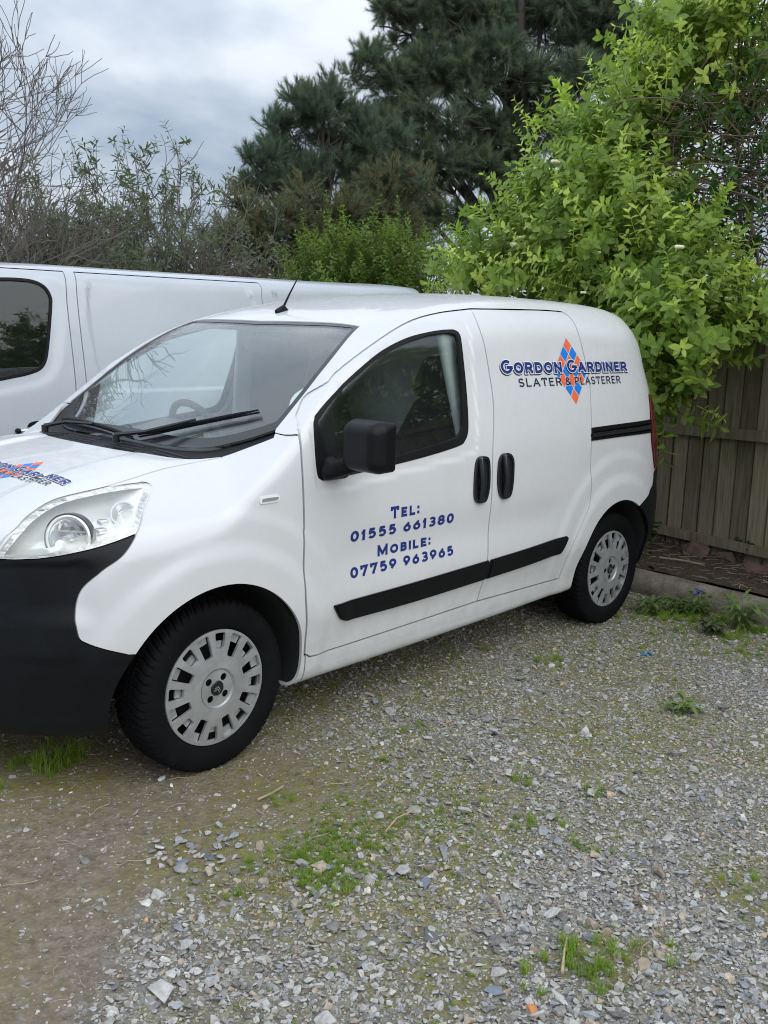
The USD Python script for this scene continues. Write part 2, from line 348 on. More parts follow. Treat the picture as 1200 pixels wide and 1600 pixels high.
# ------------------------------------------------------------------ the small white van
POLY = json.loads('''{"door":[[[-1.501,0.629,1.579],[-1.473,0.7,1.499],[-1.476,0.749,1.355],[-1.476,0.785,1.22],[-1.454,0.814,1.103],[-1.425,0.839,0.969],[-1.413,0.845,0.674],[-1.41,0.847,0.628],[-1.398,0.848,0.446],[-1.38,0.828,0.337]],[[-1.38,0.828,0.337],[-0.5,0.825,0.315],[-0.369,0.848,0.331]],[[-0.369,0.848,0.331],[-0.337,0.892,0.564],[-0.342,0.862,0.777],[-0.348,0.852,0.812],[-0.351,0.832,1.022],[-0.368,0.8,1.116],[-0.399,0.765,1.161],[-0.433,0.742,1.193],[-0.52,0.731,1.261],[-0.683,0.718,1.36],[-0.883,0.689,1.45],[-1.089,0.649,1.515],[-1.3,0.628,1.556],[-1.501,0.629,1.579]]],"slide":[[[-1.508,0.628,1.58],[-1.786,0.636,1.586],[-2.044,0.632,1.59],[-2.198,0.631,1.588]],[[-2.198,0.631,1.588],[-2.234,0.665,1.553],[-2.245,0.716,1.451],[-2.271,0.76,1.279],[-2.254,0.79,1.17],[-2.219,0.83,0.983],[-2.209,0.85,0.825],[-2.201,0.864,0.692],[-2.134,0.874,0.595],[-2.049,0.865,0.47],[-2.016,0.826,0.33]],[[-2.016,0.826,0.33],[-1.391,0.828,0.339]],[[-1.38,0.828,0.337],[-1.398,0.848,0.446],[-1.41,0.847,0.628],[-1.413,0.845,0.674],[-1.425,0.839,0.969],[-1.454,0.814,1.103],[-1.476,0.785,1.22],[-1.476,0.749,1.355],[-1.473,0.7,1.499],[-1.501,0.629,1.579]]],"lamp":[[[0.62,0.569,0.794],[0.599,0.572,0.827],[0.558,0.57,0.868],[0.494,0.557,0.905],[0.41,0.544,0.937],[0.307,0.565,0.957],[0.22,0.588,0.968],[0.142,0.613,0.974]],[[0.141,0.613,0.975],[0.129,0.627,0.973],[0.135,0.649,0.965],[0.157,0.683,0.95],[0.226,0.742,0.909],[0.284,0.78,0.856]],[[0.284,0.78,0.856],[0.381,0.759,0.83],[0.45,0.731,0.814],[0.539,0.668,0.796],[0.614,0.58,0.789],[0.621,0.57,0.789]]],"window":[[[-0.431,0.803,1.141],[-0.444,0.792,1.168],[-0.462,0.784,1.188],[-0.564,0.769,1.258],[-0.708,0.747,1.339],[-0.846,0.727,1.405],[-1.004,0.706,1.453],[-1.163,0.695,1.48],[-1.278,0.694,1.491],[-1.32,0.698,1.489],[-1.339,0.71,1.47],[-1.327,0.736,1.406],[-1.316,0.77,1.274],[-1.294,0.808,1.128],[-1.28,0.821,1.075],[-1.256,0.827,1.044],[-1.213,0.831,1.024],[-1.027,0.835,0.999],[-0.825,0.838,0.98],[-0.681,0.839,0.969],[-0.474,0.84,0.955],[-0.437,0.84,0.959],[-0.42,0.837,0.981],[-0.419,0.826,1.052],[-0.431,0.803,1.141]]],"glass":[[[-0.451,0.805,1.14],[-0.469,0.796,1.17],[-0.567,0.777,1.244],[-0.699,0.756,1.318],[-0.835,0.738,1.384],[-0.992,0.718,1.434],[-1.153,0.703,1.467],[-1.255,0.703,1.475],[-1.297,0.707,1.473],[-1.312,0.717,1.455],[-1.296,0.745,1.373],[-1.285,0.77,1.275],[-1.257,0.808,1.129],[-1.242,0.818,1.085],[-1.214,0.823,1.063],[-1.159,0.826,1.05],[-1.032,0.829,1.034],[-0.828,0.834,1.008],[-0.682,0.836,0.992],[-0.475,0.838,0.976],[-0.445,0.837,0.983],[-0.44,0.826,1.05],[-0.451,0.805,1.14]]],"rub_front":[[[-0.481,0.869,0.498],[-0.92,0.854,0.506],[-1.409,0.854,0.521]],[[-1.409,0.854,0.521],[-1.396,0.846,0.437]],[[-1.396,0.846,0.437],[-0.938,0.841,0.422],[-0.568,0.849,0.421]],[[-0.568,0.849,0.421],[-0.536,0.857,0.432],[-0.518,0.862,0.445],[-0.482,0.869,0.494]]],"rub_rear":[[[-1.423,0.854,0.521],[-1.698,0.854,0.531],[-1.999,0.868,0.547]],[[-1.999,0.868,0.547],[-2.011,0.868,0.535],[-1.984,0.866,0.493],[-1.96,0.863,0.467]],[[-1.96,0.863,0.467],[-1.715,0.848,0.45],[-1.406,0.846,0.437]],[[-1.406,0.846,0.437],[-1.423,0.854,0.521]]],"rail":[[[-2.227,0.82,1.041],[-2.513,0.814,1.045],[-2.872,0.79,1.05]],[[-2.872,0.79,1.05],[-2.853,0.806,0.984]],[[-2.853,0.806,0.984],[-2.504,0.824,0.984],[-2.219,0.83,0.982]],[[-2.219,0.83,0.982],[-2.227,0.82,1.041]]],"handle_front":[[[-1.349,0.838,0.975],[-1.374,0.839,0.971],[-1.39,0.84,0.959],[-1.396,0.844,0.92],[-1.394,0.848,0.852],[-1.381,0.851,0.801],[-1.364,0.851,0.781],[-1.334,0.851,0.779],[-1.306,0.851,0.785],[-1.291,0.85,0.811],[-1.29,0.848,0.862],[-1.298,0.843,0.929],[-1.31,0.84,0.961],[-1.328,0.838,0.973],[-1.349,0.838,0.975]]],"handle_rear":[[[-1.517,0.838,0.976],[-1.549,0.839,0.966],[-1.566,0.842,0.937],[-1.565,0.846,0.882],[-1.558,0.85,0.827],[-1.544,0.851,0.789],[-1.517,0.851,0.779],[-1.48,0.851,0.784],[-1.457,0.85,0.82],[-1.452,0.847,0.878],[-1.46,0.842,0.94],[-1.48,0.839,0.969],[-1.517,0.838,0.976]]],"repeater":[[[-0.155,0.843,0.926],[-0.166,0.842,0.931],[-0.224,0.843,0.931],[-0.238,0.843,0.926],[-0.237,0.844,0.913],[-0.225,0.845,0.906],[-0.166,0.845,0.905],[-0.153,0.845,0.909],[-0.155,0.843,0.926]]],"bumper_top":[[[0.614,0.581,0.788],[0.539,0.668,0.795],[0.45,0.731,0.814],[0.284,0.78,0.856]],[[0.284,0.78,0.856],[0.341,0.798,0.798],[0.4,0.786,0.756],[0.451,0.766,0.698],[0.472,0.762,0.622],[0.472,0.763,0.583],[0.466,0.767,0.553],[0.453,0.775,0.54],[0.417,0.805,0.521],[0.343,0.842,0.492]]],"hood_edge":[[[-0.174,0.608,1.035],[-0.092,0.554,1.018],[0.013,0.561,1.007],[0.074,0.57,0.999],[0.172,0.572,0.982],[0.282,0.561,0.964],[0.382,0.541,0.946],[0.492,0.555,0.906]]],"window_recess":[[[-0.406,0.81,1.115],[-0.442,0.78,1.181],[-0.545,0.757,1.265],[-0.712,0.731,1.36],[-0.862,0.711,1.427],[-1.045,0.678,1.487],[-1.22,0.665,1.518],[-1.367,0.673,1.525],[-1.401,0.697,1.497],[-1.379,0.749,1.356],[-1.353,0.803,1.15],[-1.33,0.828,1.043],[-1.282,0.837,0.988],[-0.834,0.841,0.945],[-0.593,0.843,0.922],[-0.452,0.844,0.911],[-0.414,0.842,0.939],[-0.402,0.832,1.018]]]}''')
def xz(name, n=6):
    return sg.Polygon(curve([[(q[0], q[2]) for q in s] for s in POLY[name]], n)).buffer(0)
FIELD = Field(xz('window_recess'), (-1.8, .7), (0, 1.8))
SIDE=spl((.16,.765),(.22,.80),(.30,.822),(.40,.836),(.46,.850),(.56,.856),(.75,.853),(.9,.845),(1.0,.835),(1.1,.815),(1.2,.790),(1.3,.763),(1.4,.738),(1.5,.711),(1.58,.687),(1.70,.645))
ROOF=spl((-3.2,1.545),(-2.95,1.605),(-2.7,1.645),(-2.4,1.660),(-2.0,1.663),(-1.6,1.647),(-1.35,1.618),(-1.15,1.584),(-.97,1.546),(-.83,1.503),(-.6,1.40))
HOOD=spl((-.6,1.10),(-.3,1.075),(-.1,1.045),(.1,1.02),(.3,.985),(.5,.93),(.65,.865),(.74,.81),(.85,.70))
NOSE=spl((.1,.70),(.2,.73),(.35,.785),(.5,.795),(.65,.79),(.78,.775),(.88,.74),(.96,.67),(1.05,.55))
TAIL=spl((.2,2.96),(.35,3.03),(.5,3.08),(.66,3.09),(.8,3.08),(1.0,3.06),(1.2,3.035),(1.4,2.995),(1.55,2.945),(1.7,2.86))
def side(x,z):
    s=SIDE(z)
    s=s-.018*sst(-1.6,-3.0,x)
    xf=NOSE(z); t=np.clip((x+.15)/(xf+.15),0,.9999)
    s=s-.84*(1-np.sqrt(np.maximum(1-t**3.4,1e-6)))
    t=np.clip((-x-2.62)/(TAIL(z)-2.62),0,.9999)
    s=s-.18*(1-np.sqrt(np.maximum(1-t**3.0,1e-6)))
    for cx in (0.0,-2.513):                       # the flared arches
        r=np.hypot(x-cx-.01,z-.30)
        s=s+.012*sst(.51,.44,r)*sst(-.05,.06,z-.22)
        s=s+.008*sst(.625,.565,r)*sst(.30,.44,z)*sst(1.02,.9,z)
    s=s-.014*sst(.40,.46,x)*sst(.79,.765,z)*sst(.58,.66,z)          # ledge in the front bumper
    s=s-.010*sst(.44,.50,x)*sst(.50,.47,z)*sst(.26,.30,z)
    # shoulder crease that runs along the doors, hollow below
    s=s-.010*sst(-.42,-.62,x)*sst(-2.05,-1.85,x)*np.exp(-((z-.66)/.085)**2)
    # pressed field round the door window
    s=s-.006*sst(.010,-.012,FIELD(x,z))*(np.abs(x+.85)<.75)
    return s
def top(x,y):
    ay=np.abs(y)
    k=.05+.16*sst(-.83,-.2,x)
    ws=1.503-.640*(x+k*y*y+.83)
    rf=ROOF(x)-.022*(ay/.55)**2-.03*np.clip(ay/.68,0,1.3)**6
    up=-smax(-ws,-rf,.03)
    hd=HOOD(x+.10*y*y)-.015*(ay/.6)**2-.06*np.clip(ay/.75,0,1.2)**6
    hd=hd+.012*sst(.30,.36,ay)*sst(.62,.50,ay)*sst(-.1,.1,x)      # raised shoulders of the bonnet
    return smax(up,hd,.03)
def F(p):
    x,y,z=p[...,0],p[...,1],p[...,2]; ay=np.abs(y)
    a=ay-side(x,z)
    T=top(x,y); e=.004
    gx=(top(x+e,y)-top(x-e,y))/(2*e)
    b=(z-T)/np.sqrt(1+gx*gx)
    k=.05+.09*sst(-.75,-1.3,x)+.01*sst(-.1,.25,x)
    f=smax(a,b,k)
    f=smax(f,(x-NOSE(z)),.05)
    f=smax(f,(-x-TAIL(z)),.06)
    f=smax(f,.20+.05*sst(-.4,-3.0,x)-z,.04)
    return f

BV = Body(F, (-2.72, .50), .58, .0155, 330, 20)
GAP = .0030
def P(shape, a=.3, b=1.3): return prism(shape, 'y', a, b)

def circle(x, z, r): return sg.Point(x, z).buffer(r, 48)
ARCHES = m3.Manifold()
for ax in (.012, -2.501):
    for sy in (-1, 1):
        c = P(circle(ax, .297, .366), .47, 1.3)
        ARCHES = ARCHES + (c if sy > 0 else c.mirror([0, 1, 0]))

hood_side = [(q[0], q[1]) for q in POLY['hood_edge'][0]]
hood_side = curve([[(-.174, .608), (-.135, .575), (-.09, .558), (.013, .558), (.074, .563), (.172, .568), (.282, .562), (.382, .548), (.492, .553), (.56, .568), (.62, .566)]], 4, False)
cowl_front = curve([[(.006, 0), (-.006, .22), (-.056, .454), (-.174, .608)]], 6, False)
glass_foot = curve([[(-.125, 0), (-.135, .30), (-.178, .48), (-.255, .60), (-.345, .70)]], 6, False)
ws_side = curve([[(-.345, .70), (-.421, .688), (-.569, .662), (-.71, .625), (-.893, .556)]], 6, False)
ws_top = curve([[(-.893, .556), (-.862, .30), (-.845, 0)]], 6, False)
def sym(half):
    h = np.asarray(half); return sg.Polygon(np.vstack([h, (h * [1, -1])[::-1]])).buffer(0)
HOOD_P = sym(np.vstack([cowl_front, hood_side[1:], [(.70, .46), (.76, .22), (.775, 0)]]))
COWL_P = sym(np.vstack([glass_foot, [(-.311, .724), (-.241, .664)], cowl_front[::-1]]))
WS_P = sym(np.vstack([glass_foot, ws_side[1:], ws_top[1:]]))
DOOR, SLIDE, LAMP = xz('door'), xz('slide'), xz('lamp')
WINDOW, GLASSP, RECESS = xz('window'), xz('glass'), xz('window_recess')
d_front = curve([[(q[0], q[2]) for q in POLY['door'][2]]], 4, False)
WING = sg.Polygon([(-.384, .15)] + [tuple(q) for q in d_front if q[1] < 1.112] + [(-.370, 1.116), (-.334, 1.111), (-.311, 1.13), (-.17, 1.2), (1.0, 1.2), (1.0, .15)]).buffer(0)
WING = WING.difference(DOOR.buffer(2 * GAP))
btop = curve([[(q[0], q[2]) for q in s] for s in POLY['bumper_top']], 6, False)
BUMPER = sg.Polygon([(1.0, .788)] + [tuple(q) for q in btop] + [(.30, .487), (.30, .1), (1.0, .1)]).buffer(0)
REARB = sg.Polygon([(-3.3, .80), (-2.93, .776), (-2.885, .76), (-2.86, .70), (-2.80, .662), (-2.66, .597), (-2.55, .50), (-2.55, .1), (-3.3, .1)])
REARB_SIDE = REARB
TAILP = sg.Polygon(curve([[(-2.885, 1.178), (-2.85, 1.04), (-2.845, .94), (-2.87, .863), (-2.905, .785)], [(-2.905, .785), (-3.2, .80)], [(-3.2, .80), (-3.2, 1.178)], [(-3.2, 1.178), (-2.885, 1.178)]], 5))
RAIL = xz('rail')

def build_van():
    van = thing('parked_van', 'small white panel van with black bumper, blue lettering and diamond logo on its side', 'van', (0, 0, 0))
    full = BV.shell(-.012, 0, False) - ARCHES
    near = BV.shell(-.012, 0, True) - ARCHES
    hoodZ, cowlZ, wsZ = (prism(p, 'z', .78, 2.2) for p in (HOOD_P, COWL_P, WS_P))
    hoodZ = prism(HOOD_P, 'z', .789, 2.2)
    grow = lambda p: p.buffer(GAP, join_style=2)
    shrink = lambda p: p.buffer(-GAP, join_style=2)
    def panel(name, man, material, hi, lo, parent, both=False):
        mesh, nn = BV.finish(man, hi, lo)
        o = put(name, mesh, material, parent, normals=nn)
        if both:
            mesh2, nn2 = mirror(mesh, nn); return o, put(name, mesh2, material, parent, normals=nn2)
        return o
    # the panels
    door, door_far = panel('front_door', (near ^ P(shrink(DOOR))) - P(WINDOW.buffer(-.004)), 'white_paint', 0, -.012, van, True)
    slide, _ = panel('sliding_door', (near ^ P(shrink(SLIDE))) - P(RAIL.buffer(.002)), 'white_paint', 0, -.012, van, True)
    lampP, bumpP = P(LAMP), P(BUMPER, -1.3, 1.3)
    wing = (near ^ P(WING)) - prism(HOOD_P.buffer(2 * GAP), 'z', .77, 2.2) - prism(COWL_P.buffer(.002), 'z', .8, 2.2) - prism(WS_P.buffer(.002), 'z', .8, 2.2) - P(grow(LAMP)) - P(grow(BUMPER))
    wing_o, _ = panel('front_wing', wing, 'white_paint', 0, -.012, van, True)
    bump = (BV.shell(-.014, -.001, False) - ARCHES) ^ bumpP
    bump = bump - P(grow(LAMP)) - P(grow(LAMP)).mirror([0, 1, 0])
    b_o = panel('front_bumper', bump, 'grained_plastic', -.001, -.014, van)
    hd = (full ^ hoodZ) - P(grow(LAMP)) - P(grow(LAMP)).mirror([0, 1, 0])
    hood_o = panel('bonnet', hd, 'white_paint', 0, -.012, van)
    rb = (BV.shell(-.012, .002, False) - ARCHES) ^ P(shrink(REARB), -1.3, 1.3)
    panel('rear_bumper', rb, 'grained_plastic', .002, -.012, van)
    tail, _ = panel('tail_lamp', (BV.shell(-.012, .008) ^ P(shrink(TAILP), .52, 1.3)), 'tail_red', .008, -.012, van, True)
    cut = P(grow(DOOR)) + P(grow(SLIDE)) + P(WING.buffer(2 * GAP)) + P(grow(LAMP)) + P(RAIL.buffer(.002)) + P(grow(TAILP), .52, 1.3)
    cut = cut + cut.mirror([0, 1, 0])
    shell_ = full - cut - P(grow(BUMPER), -1.3, 1.3) - P(grow(REARB), -1.3, 1.3) - hoodZ - prism(HOOD_P.buffer(2 * GAP), 'z', .789, 2.2) - cowlZ - prism(WS_P.buffer(.001), 'z', .8, 2.2)
    rear_doors = [prism(sg.box(y0, .80, y1, 1.56), 'x', -3.2, -2.80) for y0, y1 in ((-.60, -.004), (.004, .60))]
    for rd in rear_doors:
        panel('rear_door', (full - P(grow(REARB), -1.3, 1.3)) ^ rd, 'white_paint', 0, -.012, van)
        shell_ = shell_ - rd.scale([1, 1, 1])
    panel('body_shell', shell_, 'white_paint', 0, -.012, van)
    # windscreen, its black border, the scuttle below it
    ws = panel('windscreen', BV.shell(-.009, -.005, False) ^ wsZ, 'screen_glass', -.005, -.009, van)
    inner = sym(np.vstack([glass_foot + [-.055, 0], (ws_side + [-.012, -.026])[1:], (ws_top + [.022, 0])[1:]]))
    inner = inner.buffer(-.02).buffer(.02)
    panel('black_border', BV.shell(-.0045, -.003, False) ^ prism(WS_P.difference(inner), 'z', .8, 2.2), 'gloss_black', -.003, -.0045, ws)
    sc = panel('scuttle_panel', BV.shell(-.022, -.014, False) ^ prism(COWL_P.buffer(-.0005), 'z', .8, 2.2), 'black_plastic', -.014, -.022, van)
    for y0 in (-.42, -.14, .14, .40):
        slats = [np.vstack([[-.075 - .05 * abs(yy), yy, 0] for yy in np.linspace(y0 - .09, y0 + .09, 6)]) + [dx, 0, 0] for dx in (-.02, 0, .02)]
        put('vent_slot', cat([tube(BV.onto(s_, 2, -.013), .004, 5) for s_ in slats]), 'cabin_dark', sc)
    # side windows
    for s_, dr in ((1, door), (-1, door_far)):
        gl = BV.finish(BV.shell(-.010, -.006) ^ P(GLASSP.buffer(.003)), -.006, -.010)
        sl = BV.finish(BV.shell(-.012, .0015) ^ P(WINDOW.buffer(-.001).difference(GLASSP)), .0015, -.012)
        sail = GLASSP.intersection(sg.Polygon([(-.30, .90), (-.515, .90), (-.545, 1.30), (-.30, 1.30)]))
        sq = BV.finish(BV.shell(-.005, -.001) ^ P(sail), -.001, -.005)
        for nm, (me, nn), ma in (('window_glass', gl, 'side_glass'), ('window_seal', sl, 'rubber'), ('mirror_mount', sq, 'gloss_black')):
            if s_ < 0: me, nn = mirror(me, nn)
            put(nm, me, ma, dr, normals=nn)
    # rub strips, sliding rail, side repeater, handles
    for nm, par in (('rub_front', door), ('rub_rear', slide)):
        p = xz(nm, 3).buffer(-.004).buffer(.004)
        st = (BV.shell(-.004, .008) ^ P(p)) + (BV.shell(.002, .014) ^ P(p.buffer(-.006)))
        me, nn = BV.finish(st, .014, -.004)
        put('rub_strip', me, 'black_plastic', par, normals=nn)
        me, nn = mirror(me, nn); put('rub_strip', me, 'black_plastic', door_far if par is door else _, normals=nn)
    rp = RAIL
    track = (BV.shell(-.030, -.022) ^ P(rp.buffer(.004))) + (BV.shell(-.024, .004) ^ P(rp.difference(sa.translate(rp.buffer(-.013), 0, -.004))))
    panel('sliding_rail', track, 'black_plastic', .004, -.03, van, True)
    me, nn = BV.finish(BV.shell(-.014, .002) ^ P(sg.LineString([(-2.225, 1.006), (-2.855, 1.013)]).buffer(.010)), .002, -.014)
    put('rail_bar', me, 'gloss_black', van, normals=nn)
    rep = xz('repeater', 4)
    r_o = panel('side_repeater', BV.shell(-.004, .003) ^ P(rep), 'clear_plastic', .003, -.004, wing_o)
    panel('repeater_lens', BV.shell(.001, .006) ^ P(rep.buffer(-.008)), 'lamp_body', .006, .001, wing_o)
    for nm, par in (('handle_front', door), ('handle_rear', slide)):
        p = xz(nm, 5)
        h_o = panel('door_handle', (BV.shell(-.006, .004) ^ P(p)) + (BV.shell(.003, .010) ^ P(p.difference(p.buffer(-.012)))), 'gloss_black', .010, -.006, par)
        c = np.array(p.centroid.coords[0])
        (x0, z0, x1, z1) = p.bounds
        pts = BV.onto([[c[0] + .012, .8, z0 + .012], [c[0] + .016, .8, c[1] - .01], [c[0] + .014, .8, z1 - .014]], 1, 0.0)
        off = [.010, .024, .012]
        balls = [(*(q + BV.grad(q[None])[0] * o_), .013) for q, o_ in zip(pts, off)]
        put('grip', hull(balls[:2]) + hull(balls[1:]), 'gloss_black', par)
    # arch liners
    for ax in (.012, -2.501):
        for sy in (-1, 1):
            ln = (P(circle(ax, .297, .385), .44, .825) - P(circle(ax, .297, .3665), .47, 1.3)) ^ m3.Manifold.cube([6, 3, 3]).translate([-4, 0, .20])
            ln = ln ^ BV.solid(-.006)
            if sy < 0: ln = ln.mirror([0, 1, 0])
            put('arch_liner', ln, 'arch_liner', van)
    return van, door, door_far, slide, wing_o, hood_o, ws, sc, b_o

VAN, DOOR_O, DOOR_FAR, SLIDE_O, WING_O, HOOD_O, WS_O, SCUTTLE_O, BUMPER_O = build_van()

# ------------------------------------------------------------------ lettering: wide small capitals with little serifs, drawn as strokes
def arc(cx, cy, rx, ry, a0, a1, n=22):
    t = np.radians(np.linspace(a0, a1, n)); return [(cx + rx * math.cos(v), cy + ry * math.sin(v)) for v in t]
# stroke lists in a unit box (0..1 by 0..1); 's' marks a point that carries a serif
GL = {
 'G': (.98, [arc(.5, .5, .5, .5, 48, 330) + [(.98, .42)], [(.62, .44), (1.04, .44)]], []),
 'O': (1.0, [arc(.5, .5, .5, .5, 0, 360, 40)], []),
 'R': (.95, [[(.08, 0), (.08, 1)], [(.08, 1), (.60, 1)] + arc(.60, .73, .30, .27, 90, -90, 12) + [(.08, .46)], [(.55, .46), (.95, 0)]], [(.08, 0), (.08, 1), (.95, 0)]),
 'D': (.98, [[(.08, 0), (.08, 1)], [(.08, 1), (.45, 1)] + arc(.45, .5, .52, .5, 90, -90, 18) + [(.08, 0)]], [(.08, 0), (.08, 1)]),
 'N': (1.0, [[(.07, 0), (.07, 1)], [(.07, 1), (.93, 0)], [(.93, 0), (.93, 1)]], [(.07, 0), (.07, 1), (.93, 1)]),
 'A': (1.02, [[(0, 0), (.5, 1.0)], [(.5, 1.0), (1, 0)], [(.2, .32), (.8, .32)]], [(0, 0), (1, 0)]),
 'I': (.22, [[(.5, 0), (.5, 1)]], [(.5, 0), (.5, 1)]),
 'E': (.80, [[(.08, 0), (.08, 1)], [(.08, 1), (.93, 1)], [(.08, .51), (.80, .51)], [(.08, 0), (.97, 0)]], [(.08, 0), (.08, 1)]),
 'S': (.80, [arc(.5, .745, .46, .255, 25, 262, 18) + arc(.5, .255, .49, .255, 82, -158, 18)], []),
 'L': (.78, [[(.08, 1), (.08, 0)], [(.08, 0), (.97, 0)]], [(.08, 0), (.08, 1)]),
 'T': (.86, [[(.5, 0), (.5, 1)], [(0, 1), (1, 1)], [(0, 1), (0, .85)], [(1, 1), (1, .85)]], [(.5, 0)]),
 'P': (.86, [[(.08, 0), (.08, 1)], [(.08, 1), (.62, 1)] + arc(.62, .72, .33, .28, 90, -90, 12) + [(.08, .44)]], [(.08, 0), (.08, 1)]),
 'M': (1.12, [[(.06, 0), (.06, 1)], [(.06, 1), (.5, .10)], [(.5, .10), (.94, 1)], [(.94, 1), (.94, 0)]], [(.06, 0), (.06, 1), (.94, 1), (.94, 0)]),
 'B': (.88, [[(.08, 0), (.08, 1)], [(.08, 1), (.58, 1)] + arc(.58, .76, .30, .24, 90, -90, 12) + [(.08, .52)], [(.08, .52), (.60, .52)] + arc(.60, .26, .35, .26, 90, -90, 12) + [(.08, 0)]], [(.08, 0), (.08, 1)]),
 '&': (.98, [[(.98, 0), (.28, .66)] + arc(.42, .81, .22, .19, 200, -20, 14) + [(.60, .70), (.16, .42)] + arc(.40, .24, .36, .24, 140, 335, 16) + [(.92, .46)]], []),
 '0': (.74, [arc(.5, .5, .5, .5, 0, 360, 36)], []),
 '1': (.40, [[(.62, 0), (.62, 1)], [(.62, 1), (.05, .74)]], [(.62, 0)]),
 '3': (.72, [arc(.48, .75, .44, .25, 150, -90, 16) + arc(.48, .25, .50, .25, 90, -155, 16)], []),
 '5': (.72, [[(.94, 1), (.16, 1), (.10, .52)] + arc(.48, .32, .50, .32, 125, -150, 18)], []),
 '6': (.74, [[(.80, 1), (.22, .58)] + arc(.5, .32, .48, .32, 148, 508, 30)], []),
 '7': (.72, [[(.02, .82), (.02, 1), (1, 1), (.38, 0)]], []),
 '8': (.74, [arc(.5, .76, .43, .24, 0, 360, 26), arc(.5, .27, .50, .27, 0, 360, 28)], []),
 '9': (.74, [[(.20, 0), (.78, .42)] + arc(.5, .68, .48, .32, -32, 328, 30)], []),
}
def glyph(ch, h, w, wide, serif=.05):
    """The letter's outline at height h with stroke width w (metres) and its advance."""
    if ch == ':':
        d = sg.box(0, 0, w * 1.05, w * 1.05); return sg.MultiPolygon([sa.translate(d, 0, h * .08), sa.translate(d, 0, h * .60)]), w * 1.05
    wr, strokes, serifs = GL[ch]
    W = wr * h * wide
    fx = lambda q: (w / 2 + q[0] * (W - w), w / 2 + q[1] * (h - w))
    parts = []
    for s_ in strokes:
        pts = [fx(q) for q in s_]; closed = np.allclose(pts[0], pts[-1])
        parts.append(sg.LineString(pts).buffer(w / 2, cap_style=2, join_style=1 if len(s_) > 6 else 2, quad_segs=3))
        if closed: parts.append(sg.Point(pts[0]).buffer(w / 2, 6))
    g = shapely.union_all(parts + [sg.Point(fx(q)).buffer(w / 2, cap_style=3) for s_ in strokes if len(s_) <= 4 for q in (s_[0], s_[-1])])
    for q in serifs:
        x, y = fx(q); e = h * serif; t = h * .05
        y0 = 0 if q[1] < .5 else h - t
        g = g.union(sg.box(x - w / 2 - e, y0, x + w / 2 + e, y0 + t))
    return g, W
def words(text, width, cap, weight, small=.80, track=.14, space=.55, wide=1.0, serif=.05, apart=False):
    """A line of small capitals as one shape that starts at (0, 0) and is exactly width wide."""
    x, parts, first, word = 0., [], True, []
    for k_, ch in enumerate(text):
        if ch == ' ': x += cap * space; first = True; continue
        h = cap if first or ch in '0123456789' else cap * small
        g, adv = glyph(ch.upper(), h, weight * cap, wide, serif)
        parts.append(sa.translate(g, x, 0)); word.append(text[:k_ + 1].count(' ')); x += adv + cap * track; first = False
    g = shapely.union_all(parts); a, _, b, _ = g.bounds
    fit = lambda q: sa.scale(sa.translate(q, -a, 0), width / (b - a), 1, origin=(0, 0))
    if apart: return [fit(shapely.union_all([p for p, w_ in zip(parts, word) if w_ == k])) for k in range(max(word) + 1)]
    return fit(g)
def decal(name, shape, material, parent, place, off):
    vs, fs, n = [], [], 0
    for g in getattr(shape, 'geoms', [shape]):
        if g.is_empty or g.area < 1e-8: continue
        v, f = trimesh.creation.triangulate_polygon(g.segmentize(.02), engine='earcut')
        vs.append(v); fs.append(f + n); n += len(v)
    v, f = np.vstack(vs), np.vstack(fs)
    p = place(v, off)
    nn = BV.grad(p); fn = np.cross(p[f[:, 1]] - p[f[:, 0]], p[f[:, 2]] - p[f[:, 0]])
    flip = (fn * nn[f[:, 0]]).sum(1) < 0
    f = f.copy(); f[flip] = f[flip][:, ::-1]
    return put(name, (p, f), material, parent, normals=nn[f].reshape(-1, 3))
def on_side(x0, z0, slope=0.):
    return lambda v, off: BV.onto(np.stack([x0 - v[:, 0], 0 * v[:, 0], z0 + v[:, 1] + slope * v[:, 0]], -1), 1, off)
def on_hood(x0, y0):
    return lambda v, off: BV.onto(np.stack([x0 - v[:, 1], y0 + v[:, 0], 0 * v[:, 0]], -1), 2, off)

